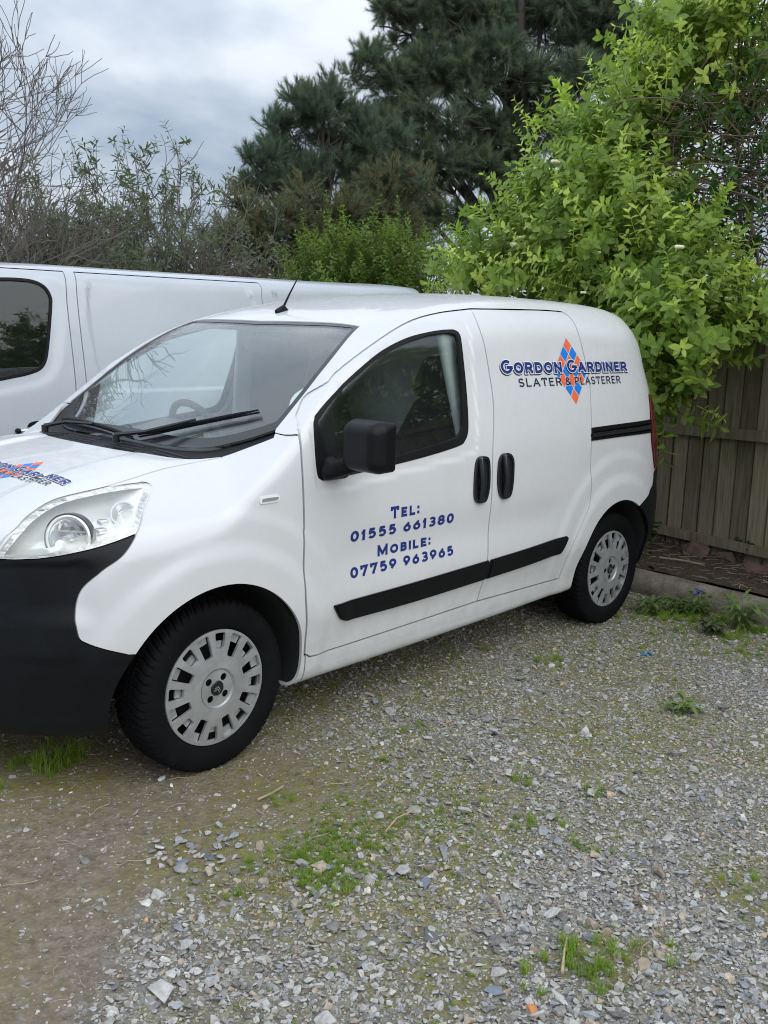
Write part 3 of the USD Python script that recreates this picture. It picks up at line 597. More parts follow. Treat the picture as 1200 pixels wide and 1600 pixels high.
def logo(parent, place, width, cap, dia_w, dia_h, dia_x, dia_y, sub_x, sub_w, sub_cap, sub_y, e=1.0):
    """Name over trade in front of a lozenge of sixteen diamonds. Origin: the foot of the first letter."""
    name = words('GORDON GARDINER', width, cap, .235, .83, .10, .42, 1.08, .035)
    trade = words('SLATER', sub_w * .385, sub_cap, .155, 1, .26, .5, 1, .03)
    amp = words('&', sub_w * .056, sub_cap, .15, 1)
    pl = words('PLASTERER', sub_w * .485, sub_cap, .155, 1, .22, .5, 1, .03)
    sub = shapely.union_all([trade, sa.translate(amp, sub_w * .420, 0), sa.translate(pl, sub_w * .515, 0)])
    sub = sa.translate(sub, sub_x, sub_y)
    halo = name.buffer(cap * .07, join_style=2)
    a, b = dia_w / 8, dia_h / 8
    keep = shapely.union_all([halo, sub.buffer(sub_cap * .05)])
    for r in range(7):
        n = r + 1 if r < 4 else 7 - r
        for k in range(n):
            cx, cy = dia_x + (2 * k - n + 1) * a, dia_y + (3 - r) * b
            d = sa.scale(sg.Polygon([(cx - a, cy), (cx, cy + b), (cx + a, cy), (cx, cy - b)]), .90, .90)
            d = d.difference(halo).difference(sub.buffer(sub_cap * .09))
            if not d.is_empty and d.area > 1e-7:
                decal('orange_diamond' if r % 2 == 0 else 'blue_diamond', d, 'logo_orange' if r % 2 == 0 else 'logo_blue', parent, place, .0008)
    s = cap * .075
    shadow = shapely.union_all([sa.translate(name.buffer(s * .75, join_style=2), -s * t, -s * t) for t in (.3, .65, 1.0)])
    decal('name_shadow', shadow, 'letter_navy', parent, place, .0012)
    decal('name_outline', name.buffer(s * .62, join_style=2), 'letter_white', parent, place, .0016)
    for w_ in words('GORDON GARDINER', width, cap, .235, .83, .10, .42, 1.08, .035, True): decal('name_lettering', w_.buffer(-s * .10), 'letter_blue', parent, place, .0020)
    for w_ in (trade, sa.translate(amp, sub_w * .420, 0), sa.translate(pl, sub_w * .515, 0)): decal('trade_lettering', sa.translate(w_, sub_x, sub_y), 'letter_navy', parent, place, .0020)

logo(VAN, on_side(-1.562, 1.306, -.0035), 1.095, .061, .300, .315, .556, .008, .115, .893, .037, -.057)
logo(HOOD_O, on_hood(.345, -.205), .68, .041, .19, .20, .345, .01, .075, .555, .025, -.037)
BLUE = 'letter_blue'
for txt, xl, xr, z, cap, wt in (('TEL:', -.787, -.951, .778, .046, .23), ('01555 661380', -.575, -1.168, .716, .041, .24), ('MOBILE:', -.723, -1.031, .6405, .043, .23), ('07759 963965', -.577, -1.172, .579, .041, .24)):
    for w_ in words(txt, xl - xr, cap, wt, .83, .22, .5, 1.06, .04, True): decal('telephone_lettering', w_, BLUE, DOOR_O, on_side(xl, z), .0010)

# ------------------------------------------------------------------ wheels
def tyre(n, fine):
    R, W = .297, .0925
    prof = [(.197, -.068), (.202, -.078), (.215, -.086), (.238, -.0915), (.258, -.0900), (.274, -.0860), (.284, -.0800)]
    ys = np.linspace(-.074, .074, 35 if fine else 9)
    tread = [(R - .0035 * (y / .074) ** 2 - .004 * max(0, abs(y) - .06) / .014, y) for y in ys]
    prof = prof + tread + [(r, -y) for r, y in prof[::-1]]
    V, F_ = lathe(prof, n)
    if fine:
        r = np.hypot(V[:, 0], V[:, 2]); a = np.arctan2(V[:, 2], V[:, 0]); y = V[:, 1]
        deep = np.zeros(len(V))
        for c in (-.026, .026, 0): deep = np.maximum(deep, .006 * (np.abs(y - c) < .0035))
        u = (a / (2 * np.pi) * 62 + np.abs(y) * 14 + .35 * np.sign(y)) % 1
        deep = np.maximum(deep, .0065 * (u < .22) * (np.abs(y) > .030) * (r > .268))
        u2 = (a / (2 * np.pi) * 124 + y * 30) % 1
        deep = np.maximum(deep, .004 * (u2 < .2) * (np.abs(y) < .024))
        deep = deep * np.clip((r - .262) / .02, 0, 1)
        k = 1 - deep / np.maximum(r, .1); V[:, 0] *= k; V[:, 2] *= k
        ring = .0012 * np.exp(-((r - .247) / .004) ** 2) * (np.abs(y) > .08); V[:, 1] += np.sign(y) * ring
    return V, F_

def cover():
    disc = sg.Point(0, 0).buffer(.199, 64)
    slots, ledges = [], []
    for k in range(16):
        a = k * 22.5 + 11
        long_ = k % 2 == 0
        r0, r1, w0, w1 = (.112, .188, .0150, .0235) if long_ else (.134, .188, .0150, .0215)
        p = sg.Polygon([(r0, -w0), (r1, -w1), (r1, w1), (r0, w0)]).buffer(-.006).buffer(.006, 4)
        slots.append(sa.rotate(p, a, origin=(0, 0)))
        if long_: ledges.append(sa.rotate(sg.Polygon([(.160, -.017), (.19, -.019), (.19, .019), (.160, .017)]), a, origin=(0, 0)))
        else: ledges.append(sa.rotate(sg.Polygon([(r0 - .002, -w0 - .002), (.158, -.015), (.158, .015), (r0 - .002, w0 + .002)]), a, origin=(0, 0)))
    bolts = [sa.rotate(sg.Point(.043, 0).buffer(.0125, 10), 45 + 90 * k, origin=(0, 0)) for k in range(4)]
    face = disc.difference(shapely.union_all(slots + bolts)).difference(sg.Point(0, 0).buffer(.0250, 24))
    hub = sg.Point(0, 0).buffer(.068, 40); outer, inner = face.difference(hub), face.intersection(sg.Point(0, 0).buffer(.064, 40))
    top = cat([flat(outer.buffer(-.0015), .0105, .012), flat(inner, .002, .006), lathe([(.0675, .012), (.063, .0055), (.063, .0), (.069, .0)], 48, 'z')]); low = flat(outer, 0, .0106)
    dome = lambda v: v + np.c_[0 * v[:, :2], .012 * (1 - np.clip(np.hypot(v[:, 0], v[:, 1]) / .2, 0, 1) ** 2) ]
    def dm(a):
        v, f = a
        t = trimesh.Trimesh(v, f, process=False)
        t = t.subdivide_to_size(.014)
        return dome(np.array(t.vertices)), np.array(t.faces)
    led = flat(shapely.union_all(ledges + [disc.difference(sg.Point(0, 0).buffer(.186, 48))]).intersection(disc), -.004, .002)
    rim = lathe([(.190, -.004), (.199, .004), (.203, .006), (.2045, .002), (.203, -.012), (.19, -.014)], 96, 'z', True)
    badge = lathe([(0, .0225), (.0235, .0215), (.0262, .0185), (.0262, -.004)], 28, 'z')
    chev = []
    for dy in (-.0075, .0005):
        chev.append(sg.LineString([(-.0115, dy - .0045), (0, dy + .0055), (.0115, dy - .0045)]).buffer(.0016, cap_style=2, join_style=2))
    chev = flat(sa.rotate(shapely.union_all(chev), -28, origin=(0, 0)), .0205, .0234)
    return dm(cat([low, top])), led, rim, badge, chev

TYRE_FINE, TYRE_PLAIN = tyre(496, True), tyre(72, False)
COVER = cover()
def to_side(a, s=1):
    v, f = a; v = np.stack([v[:, 0] * -s, s * v[:, 2], v[:, 1]], -1)      # the disc's front faces +y (or -y)
    return v, f
def wheel(parent, x, y, s, spin, fine=True, z=.294):
    c, sn = math.cos(spin), math.sin(spin)
    R = np.array([[c, 0, sn], [0, 1, 0], [-sn, 0, c]])
    T = lambda a: (a[0] @ R.T + [x, y, z], a[1])
    w = put('wheel', T(lathe([(.030, -.02), (.06, .01), (.13, .012), (.165, -.03), (.175, -.05), (.192, .055), (.20, .072), (.203, .068), (.196, .05), (.18, -.07), (.0, -.06)], 48)) if s > 0 else (T(lathe([(.030, .02), (.06, -.01), (.13, -.012), (.165, .03), (.175, .05), (.192, -.055), (.20, -.072), (.203, -.068), (.196, -.05), (.18, .07), (.0, .06)], 48))), 'rim_steel', parent)
    put('tyre', T(TYRE_FINE if fine else TYRE_PLAIN), 'tyre_rubber', w, smooth=40)
    if fine:
        o = s * .068
        mv = lambda a: T((to_side(a, s)[0] + [0, o, 0], a[1]))
        body, led, rim, badge, chev = COVER
        put('wheel_cover', mv(body), 'silver_plastic', w, smooth=25); put('cover_ledges', mv(led), 'silver_plastic', w, smooth=25)
        put('cover_rim', mv(rim), 'silver_plastic', w, smooth=40)
        put('centre_badge', mv(badge), 'gloss_black', w); put('badge_chevrons', mv(chev), 'chrome', w)
    return w
wheel(VAN, 0, .727, 1, .10); wheel(VAN, -2.513, .727, 1, .85)
wheel(VAN, 0, -.727, -1, 0, False); wheel(VAN, -2.513, -.727, -1, 0, False)

# ------------------------------------------------------------------ headlamps, mirrors, wipers, aerial, cabin
def frame(axis):
    a = np.array(axis, float); a /= np.linalg.norm(a); u = np.cross([0, 0, 1.0], a); u /= np.linalg.norm(u); return u, np.cross(a, u), a
def turned(profile, c, axis, n=40):
    v, f = lathe(profile, n, 'z'); u, w, a = frame(axis)
    return v[:, :1] * u + v[:, 1:2] * w + v[:, 2:] * a + c, f

def headlamp(s):
    near = BV.shell(-.004, -.0005) ^ P(LAMP.buffer(-.001))
    me, nn = BV.finish(near, -.0005, -.004)
    bk, bn = BV.finish(BV.shell(-.058, -.052) ^ P(LAMP.buffer(.02)), -.052, -.058)
    rm, rn = BV.finish(BV.shell(-.054, -.004) ^ P(LAMP.buffer(.0).difference(LAMP.buffer(-.010))), -.004, -.054)
    flip = (lambda a: (a[0] * [1, -1, 1], a[1][:, ::-1])) if s < 0 else (lambda a: a)
    if s < 0: (me, nn), (bk, bn), (rm, rn) = mirror(me, nn), mirror(bk, bn), mirror(rm, rn)
    h = put('headlamp', bk, 'lamp_white', VAN, normals=bn)
    put('lens', me, 'lamp_lens', h, normals=nn); put('lamp_edge', rm, 'lamp_white', h, normals=rn)
    ax = np.array([.78, .60, .12])
    c = BV.onto([[.455, .8, .868]], 1, -.030)[0]
    put('main_reflector', flip(turned([(.0, -.045), (.02, -.043), (.040, -.026), (.054, .004), (.058, .010), (.063, .010), (.063, -.03)], c, ax)), 'chrome', h)
    put('reflector_ring', flip(turned([(.060, .006), (.066, .016), (.072, .010), (.070, -.02)], c, ax)), 'lamp_white', h)
    put('reflector_bezel', flip(turned([(.0715, .012), (.0735, .013), (.0755, .010), (.0755, -.02), (.0715, -.02)], c, ax)), 'lamp_dark', h)
    put('bulb_shield', flip(turned([(.0, .012), (.009, .010), (.013, .0), (.013, -.03)], c + np.array([-.004, -.004, .0]), ax, 16)), 'lamp_body', h)
    u, w, a = frame(ax)
    put('reflector_bars', flip(cat([tube([c + u * -.05 + w * z + a * .001 - a * .02 * (1 - (z / .05) ** 2), c + u * .05 + w * z - a * .018], .003, 5) for z in (-.022, -.002, .018)])), 'lamp_body', h)
    c2 = BV.onto([[.265, .8, .925]], 1, -.030)[0]
    ax2 = np.array([.55, .80, .25])
    put('indicator_reflector', flip(turned([(.0, -.030), (.018, -.024), (.030, -.006), (.035, .006), (.040, .006), (.040, -.02)], c2, ax2)), 'chrome', h)
    c3 = BV.onto([[.36, .8, .888]], 1, -.034)[0]
    for k, (dx, dz) in enumerate(((0, 0), (-.008, .026), (.012, -.026))):
        put('trim_block', flip(meshkit.arrays(rbox(c3 + [dx - .016, -.02, dz - .009], c3 + [dx + .016, .008, dz + .009], .006, 8))[:2]), 'lamp_body', h)
for s in (1, -1): headlamp(s)

def wing_mirror(s):
    o = m3.Manifold()
    balls = []
    x0, x1, y0, y1, z0, z1 = -.565, -.450, .900, 1.080, 1.000, 1.178
    for x, r, e in ((x0 + .012, .014, .004), (x0 + .055, .040, -.002), (x1 - .040, .040, .004)):
        for y in (y0 + r + e, y1 - r - e):
            for z in (z0 + r + e, z1 - r - e): balls.append((x, y * s, z, r))
    balls.append((x1 - .03, (y0 + y1) / 2 * s, z0 + .06, .03)); balls.append((x1 - .03, (y0 + y1) / 2 * s, z1 - .06, .03))
    house = hull(balls, 40)
    arm = hull([(-.462, .842 * s, .985, .030), (-.470, .845 * s, 1.012, .030), (-.52, .86 * s, .985, .026)], 20) + hull([(-.475, .85 * s, .985, .026), (-.475, .85 * s, 1.005, .026), (-.53, .945 * s, 1.018, .020), (-.53, .945 * s, 1.035, .020)], 20)
    m_ = put('wing_mirror', house, 'black_plastic', VAN, smooth=35)
    put('mirror_arm', arm, 'black_plastic', m_, smooth=35)
    gl = hull([(x0 - .001, yy * s, zz, .002) for yy in (y0 + .02, y1 - .02) for zz in (z0 + .02, z1 - .02)], 8)
    put('mirror_glass', gl, 'chrome', m_)
wing_mirror(1)

def on_top(x, y, off=0.0): return BV.onto([[x, y, 0]], 2, off)[0]
def wiper(pivot, elbow, blade):
    p = on_top(*pivot, .0); e = on_top(*elbow, .035); b0, b1 = on_top(*blade[0], .012), on_top(*blade[1], .012)
    mid = (b0 + b1) / 2 + BV.grad(((b0 + b1) / 2)[None])[0] * .018
    w = put('wiper', cat([tube([p, p + [0, 0, .03]], .014, 10), tube([p + [0, 0, .028], e, mid], [.010, .008, .0055], 6)]), 'gloss_black', SCUTTLE_O)
    n = BV.grad(((b0 + b1) / 2)[None])[0]
    L = [on_top(*(np.array(blade[0]) * (1 - t) + np.array(blade[1]) * t), .006) for t in np.linspace(0, 1, 9)]
    put('wiper_blade', cat([tube(L, .004, 5), tube([q + n * .010 for q in L], [.003, .006, .007, .007, .007, .007, .007, .006, .003], 6)]), 'rubber', SCUTTLE_O)
wiper((-.075, .10), (-.135, .22), ((-.135, .165), (-.375, .575)))
wiper((-.065, -.42), (-.12, -.32), ((-.19, -.50), (-.115, .16)))
a0 = on_top(-.965, 0.0)
ab = put('aerial', hull([(*(a0 + [.022, 0, 0]), .012), (*(a0 + [-.03, 0, -.002]), .014), (*(a0 + [-.012, 0, .022]), .008)]), 'black_plastic', VAN)
put('aerial_rod', tube([a0 + [-.012, 0, .02], a0 + [-.045, 0, .075], a0 + [-.105, 0, .165]], [.006, .004, .0022], 6), 'rubber', ab)

def cabin():
    lin = BV.shell(-.036, -.032, False) - P(WINDOW.buffer(.01), .2, 1.3) - P(WINDOW.buffer(.01), .2, 1.3).mirror([0, 1, 0]) - prism(WS_P.buffer(-.01), 'z', .9, 2.2) - m3.Manifold.cube([2, 4, 4]).translate([-.30, -2, -1])
    for ax in (.012, -2.501): lin = lin - P(circle(ax, .297, .40), -1.3, 1.3)
    put('cabin_lining', lin, 'cabin_dark', VAN)
    blk = prism(sg.Polygon([(-.79, .25), (.79, .25), (.79, .95), (.62, 1.56), (-.62, 1.56), (-.79, .95)]), 'x', -1.78, -1.76)
    put('bulkhead', blk, 'cabin_grey', VAN)
    for s in (1, -1):
        put('door_pillar_trim', hull([(-1.315, .765 * s, 1.0, .02), (-1.37, .75 * s, 1.0, .02), (-1.265, .66 * s, 1.46, .02), (-1.32, .65 * s, 1.46, .02)], 10), 'cabin_grey', VAN)
        seat = put('seat', hull([(-.95, .52 * s, .62, .06), (-.95, .22 * s, .62, .06), (-1.45, .53 * s, .56, .07), (-1.45, .21 * s, .56, .07)]) + hull([(-1.42, .50 * s, .62, .07), (-1.42, .24 * s, .62, .07), (-1.55, .53 * s, .92, .06), (-1.55, .21 * s, .92, .06), (-1.60, .45 * s, 1.12, .055), (-1.60, .29 * s, 1.12, .055)]), 'seat_cloth', VAN, smooth=45)
        put('headrest', hull([(-1.60, .46 * s, 1.22, .05), (-1.60, .28 * s, 1.22, .05), (-1.62, .43 * s, 1.32, .045), (-1.62, .31 * s, 1.32, .045)]), 'seat_cloth', seat, smooth=45)
    put('dashboard', hull([(-.30, -.66, .90, .05), (-.30, .66, .90, .05), (-.72, -.70, .90, .05), (-.72, .70, .90, .05), (-.64, -.70, .72, .05), (-.64, .70, .72, .05), (-.45, -.55, .955, .04), (-.45, .55, .955, .04)]), 'dash_plastic', VAN, smooth=40)
    put('instrument_hood', hull([(-.56, -.52, .97, .05), (-.56, -.22, .97, .05), (-.70, -.50, 1.01, .045), (-.70, -.24, 1.01, .045)]), 'dash_plastic', VAN, smooth=40)
    u, w, a = frame((-.86, 0, .42)); c = np.array([-.80, -.37, .965])
    ring = [c + .185 * (math.cos(t) * u + math.sin(t) * w) for t in np.linspace(0, 2 * np.pi, 33)]
    put('steering_wheel', cat([tube(ring, .017, 8), tube([c - u * .18, c, c + u * .18], .02, 8), tube([c, c - w * .18], .02, 8), tube([c, c - a * .16], .035, 10), turned([(0, .02), (.05, .012), (.06, -.01), (.055, -.03)], c, a, 20)]), 'cabin_dark', VAN, smooth=40)
    put('rear_view_mirror', hull([(-.86, -.10, 1.425, .014), (-.86, .10, 1.425, .014), (-.86, -.09, 1.375, .012), (-.86, .09, 1.375, .012)]), 'cabin_dark', VAN)
cabin()

# ------------------------------------------------------------------ the big white van behind
REC = [(-1.31, 1.60), (-1.30, 1.45), (-1.31, 1.25), (-1.35, 1.10), (-1.44, 1.055), (-2.50, 1.055), (-2.60, 1.10), (-2.62, 1.25), (-2.62, 1.60), (-2.58, 1.69), (-2.50, 1.71), (-1.42, 1.71), (-1.34, 1.69)]
REC2 = [(-2.80, 1.60), (-2.80, 1.15), (-2.88, 1.06), (-4.10, 1.06), (-4.18, 1.15), (-4.15, 1.62), (-4.05, 1.71), (-2.90, 1.71)]
WIN2 = [(-.75, 1.706), (-.898, 1.711), (-.989, 1.701), (-1.050, 1.668), (-1.077, 1.609), (-1.068, 1.54), (-1.016, 1.325), (-.988, 1.236), (-.947, 1.185), (-.872, 1.157), (-.777, 1.139), (-.60, 1.115), (-.20, 1.10), (-.06, 1.13), (-.08, 1.22), (-.36, 1.55), (-.52, 1.68)]
closed = lambda pts: sg.Polygon(curve([pts + pts[:1]], 5)).buffer(0)
RECP, WIN2P = closed(REC), closed(WIN2)
class Both:
    def __init__(s, a, b): s.a, s.b = a, b
    def __call__(s, x, z): return np.minimum(s.a(x, z), s.b(x, z))
FIELD2 = Both(Field(RECP, (-4.6, .8), (0, 1.9)), Field(closed(REC2), (-4.6, .8), (0, 1.9)))
FIELD3 = Field(WIN2P.buffer(.05), (-4.6, .8), (.5, 1.9))
SIDE2=spl((.16,.86),(.30,.92),(.5,.945),(.75,.955),(.95,.955),(1.1,.946),(1.3,.915),(1.5,.872),(1.65,.835),(1.80,.79))
ROOF2=spl((-5.0,1.76),(-4.45,1.845),(-4.0,1.845),(-3.0,1.834),(-1.5,1.825),(-.7,1.80),(-.4,1.745),(0.0,1.55))
NOSE2=spl((.1,.95),(.35,1.06),(.6,1.06),(.8,1.03),(.95,.97),(1.1,.86))
def side2(x,z):
    s=SIDE2(z)
    t=np.clip((x-.10)/(NOSE2(z)-.10),0,.9999); s=s-.9*(1-np.sqrt(np.maximum(1-t**3.2,1e-6)))
    t=np.clip((-x-4.32)/.28,0,.9999); s=s-.07*(1-np.sqrt(np.maximum(1-t**3,1e-6)))
    s=s-.018*sst(.012,-.014,FIELD2(x,z))*(np.abs(x+1.9)<1.7)
    s=s-.006*sst(1.13,1.17,z)*sst(-.6,-.2,x)
    s=s-.010*sst(.05,-.03,FIELD3(x,z))
    return s
def top2(x,y):
    ws=1.735-.80*(x+.07*y*y+.42); rf=ROOF2(x)-.025*(y/.75)**2-.03*np.clip(np.abs(y)/.85,0,1.3)**6
    up=-smax(-ws,-rf,.05); hd=1.13-.30*(np.maximum(x,-.2)-.4)-.05*(y/.8)**2
    return smax(up,hd,.03)
def F2(p):
    x,y,z=p[...,0],p[...,1],p[...,2]
    a=np.abs(y)-side2(x,z); e=.004
    gx=(top2(x+e,y)-top2(x-e,y))/(2*e)
    f=smax(a,(z-top2(x,y))/np.sqrt(1+gx*gx),.10)
    f=smax(f,x-NOSE2(z),.06)
    f=smax(f,-x-4.60+.10*np.clip(z-1.0,0,1)**2,.10)
    return smax(f,.26-z,.05)

B2 = Body(F2, (-4.1, .55), .72, .018, 300, 18)
VY = -3.05
def build_big_van():
    van = thing('parked_van', 'large white panel van standing behind the lettered one, only its upper side in view', 'van', (0, VY, 0))
    def panel(name, man, material, hi, lo, parent):
        me, nn = B2.finish(man, hi, lo); return put(name, me, material, parent, normals=nn)
    near, full = B2.shell(-.012, 0), B2.shell(-.012, 0, False)
    arch = m3.Manifold()
    for ax in (-.02, -3.32):
        c = P(circle(ax, .31, .37), .5, 1.3); arch = arch + c + c.mirror([0, 1, 0])
    near, full = near - arch, full - arch
    door = sg.Polygon(curve([[(-1.19, 1.764), (-1.165, 1.582), (-1.155, 1.326), (-1.153, 1.007), (-1.15, .40)], [(-1.15, .40), (-.45, .40)], [(-.45, .40), (.06, .72), (.10, 1.10)], [(.10, 1.10), (-.28, 1.56), (-.45, 1.73), (-.62, 1.764)], [(-.62, 1.764), (-1.19, 1.764)]], 5)).buffer(0)
    slide = sg.Polygon(curve([[(-1.262, 1.764), (-1.238, 1.63), (-1.226, 1.372), (-1.225, 1.059), (-1.225, .42)], [(-1.225, .42), (-2.68, .42)], [(-2.68, .42), (-2.68, 1.0), (-2.685, 1.60), (-2.712, 1.746), (-2.702, 1.772)], [(-2.702, 1.772), (-1.262, 1.764)]], 5)).buffer(0)
    g = .003
    do = panel('front_door', (near ^ P(door.buffer(-g))) - P(WIN2P.buffer(-.004)), 'blue_white_paint', 0, -.012, van)
    so = panel('sliding_door', near ^ P(slide.buffer(-g)), 'blue_white_paint', 0, -.012, van)
    wsP = sym([(-.36, 0), (-.37, .55), (-.40, .72), (.05, .80), (.40, .84), (.44, .5), (.46, 0)][::-1])
    wz = prism(wsP, 'z', 1.0, 2.4)
    panel('windscreen', B2.shell(-.010, -.006, False) ^ wz, 'dark_glass', -.006, -.010, van)
    hood = prism(sym([(.49, 0), (.48, .72), (.80, .74), (.95, .5), (1.0, 0)]), 'z', .9, 2.4)
    panel('bonnet', full ^ hood, 'blue_white_paint', 0, -.012, van)
    bz = P(sg.Polygon([(1.4, .62), (.40, .62), (.38, .1), (1.4, .1)]), -1.3, 1.3)
    panel('front_bumper', full ^ bz, 'grained_plastic', 0, -.012, van)
    farw = P(WIN2P.buffer(-.004)).mirror([0, 1, 0])
    panel('body_shell', full - P(door.buffer(g)) - P(slide.buffer(g)) - wz - prism(wsP.buffer(.002), 'z', 1.0, 2.4) - hood - bz - farw, 'blue_white_paint', 0, -.012, van)
    inset = WIN2P.buffer(-.018)
    panel('window_glass', B2.shell(-.009, -.005) ^ P(inset.buffer(.003)), 'dark_glass', -.005, -.009, do)
    panel('window_seal', B2.shell(-.010, .001) ^ P(WIN2P.buffer(-.001).difference(inset)), 'rubber', .001, -.010, do)
    me, nn = mirror(*B2.finish(B2.shell(-.009, -.005) ^ P(WIN2P), -.005, -.009)); put('far_window_glass', me, 'dark_glass', van, normals=nn)
    dish = sg.Polygon(curve([[(-.828, .855), (-.845, .880), (-.892, .890), (-.935, .880), (-.958, .855)], [(-.958, .855), (-.828, .855)]], 5))
    panel('handle_dish', B2.shell(-.004, .002) ^ P(dish), 'grained_plastic', .002, -.004, do)
    q = B2.onto([[-.770, .8, .838], [-.865, .8, .840], [-.963, .8, .836]], 1, .016)
    put('door_handle', hull([(*q[0], .012), (*q[1], .014)]) + hull([(*q[1], .014), (*q[2], .012)]), 'lamp_body', do)
    put('lock_barrel', hull([(*q[0], .016), (*(q[0] - [0, .02, 0]), .016)]), 'black_plastic', do)
    lin = B2.shell(-.040, -.034, False) - P(WIN2P.buffer(.02), -1.3, 1.3) - wz - m3.Manifold.cube([2, 4, 4]).translate([.35, -2, -1]) - arch
    put('cabin_lining', lin, 'cabin_dark', van)
    put('bulkhead', prism(sg.Polygon([(-.86, .35), (.86, .35), (.86, 1.1), (.74, 1.70), (-.74, 1.70), (-.86, 1.1)]), 'x', -1.46, -1.44), 'cabin_dark', van)
    for s in (1, -1):
        st = put('seat', hull([(-.60, .60 * s, .75, .06), (-.60, .25 * s, .75, .06), (-1.05, .60 * s, .72, .07), (-1.05, .25 * s, .72, .07)]) + hull([(-1.05, .60 * s, .75, .07), (-1.05, .25 * s, .75, .07), (-1.22, .52 * s, 1.30, .055), (-1.22, .33 * s, 1.30, .055)]), 'seat_cloth', van)
        put('headrest', hull([(-1.24, .50 * s, 1.40, .045), (-1.24, .34 * s, 1.40, .045), (-1.25, .48 * s, 1.50, .04), (-1.25, .36 * s, 1.50, .04)]), 'seat_cloth', st)
    put('dashboard', hull([(.20, -.75, 1.02, .06), (.20, .75, 1.02, .06), (-.30, -.78, 1.0, .06), (-.30, .78, 1.0, .06), (-.2, -.78, .8, .05), (-.2, .78, .8, .05)]), 'dash_plastic', van)
    for x in (-.02, -3.32):
        for s in (1, -1): wheel(van, x, .84 * s, s, 0, False)
build_big_van()

# ------------------------------------------------------------------ ground
RNG = np.random.default_rng(7)
def blobs(x, y, L):
    """Soft patches: (x, y, radius, weight)."""
    m = 0 * x
    for bx, by, r, w in L: m = np.maximum(m, w * np.exp(-((x - bx) ** 2 + (y - by) ** 2) / (r * r)))
    return m
def fb(x, y, s, seed): return meshkit.fbm(np.stack([x * s, y * s, 0 * x + seed * 3.7], -1).reshape(-1, 3), 4, seed).reshape(np.shape(x))
DIRT = [(.80, 1.10, .50, 1), (.35, .80, .36, 1), (.02, .92, .25, .9), (1.0, 1.5, .40, 1.0), (.60, .45, .4, .8), (1.2, 1.2, .6, 1)]
MOSS = [(.27, 1.36, .24, 1.0), (-.10, 1.50, .36, 1.1), (-.22, 1.30, .30, .95), (-.35, 1.52, .22, .9), (-.10, 1.13, .22, .65), (.16, 1.50, .17, 1), (-1.25, 1.62, .35, .7), (-1.95, 1.15, .35, .85), (-2.75, 1.15, .42, .9), (-.62, 2.42, .16, .7), (-.02, 2.28, .13, .8), (-.62, 1.15, .3, .4), (-2.3, .5, .5, .6), (-1.0, -.3, 1.2, .5), (.40, .42, .25, .6), (-1.55, 2.2, .35, .4), (.28, 1.62, .12, .7), (-2.95, 1.6, .3, .8), (.27, 2.10, .12, .6)]
YB = CubicSpline([-6, -2.2, -1.3, -.8, -.45, -.15, .1, .3, .5, .75, 1.0, 3], [-1, -.2, .35, .75, 1.22, 1.60, 1.60, 1.46, 1.42, 1.56, 1.74, 3.2])
def coarse(x, y):
    """Where loose coarse gravel lies: 0 to 1."""
    n = fb(x, y, 2.6, 13)
    return np.clip((y - YB(np.clip(x, -5, 2.5))) / .16 + 1.6 * n + .3, 0, 1)
def zones(x, y):
    n = fb(x, y, 2.2, 3) * .9; n2 = fb(x, y, 5.0, 9) * .9
    dirt = np.clip((blobs(x, y, DIRT) + .8 * n - .34) * 3.2, 0, 1) * (1 - .85 * coarse(x, y))
    moss = np.clip((blobs(x, y, MOSS) + .9 * n2 + .25 * n - .40) * 2.2, 0, 1)
    return dirt, moss
def height(x, y):
    h = .020 * fb(x, y, .9, 1) + .008 * fb(x, y, 3.5, 2)
    d = np.minimum(np.hypot(x, y - .73), np.hypot(x + 2.513, y - .73))
    return h * np.clip(d / .5, .15, 1)
def kerb_x(y): return -3.165 + .085 * (y - .6)

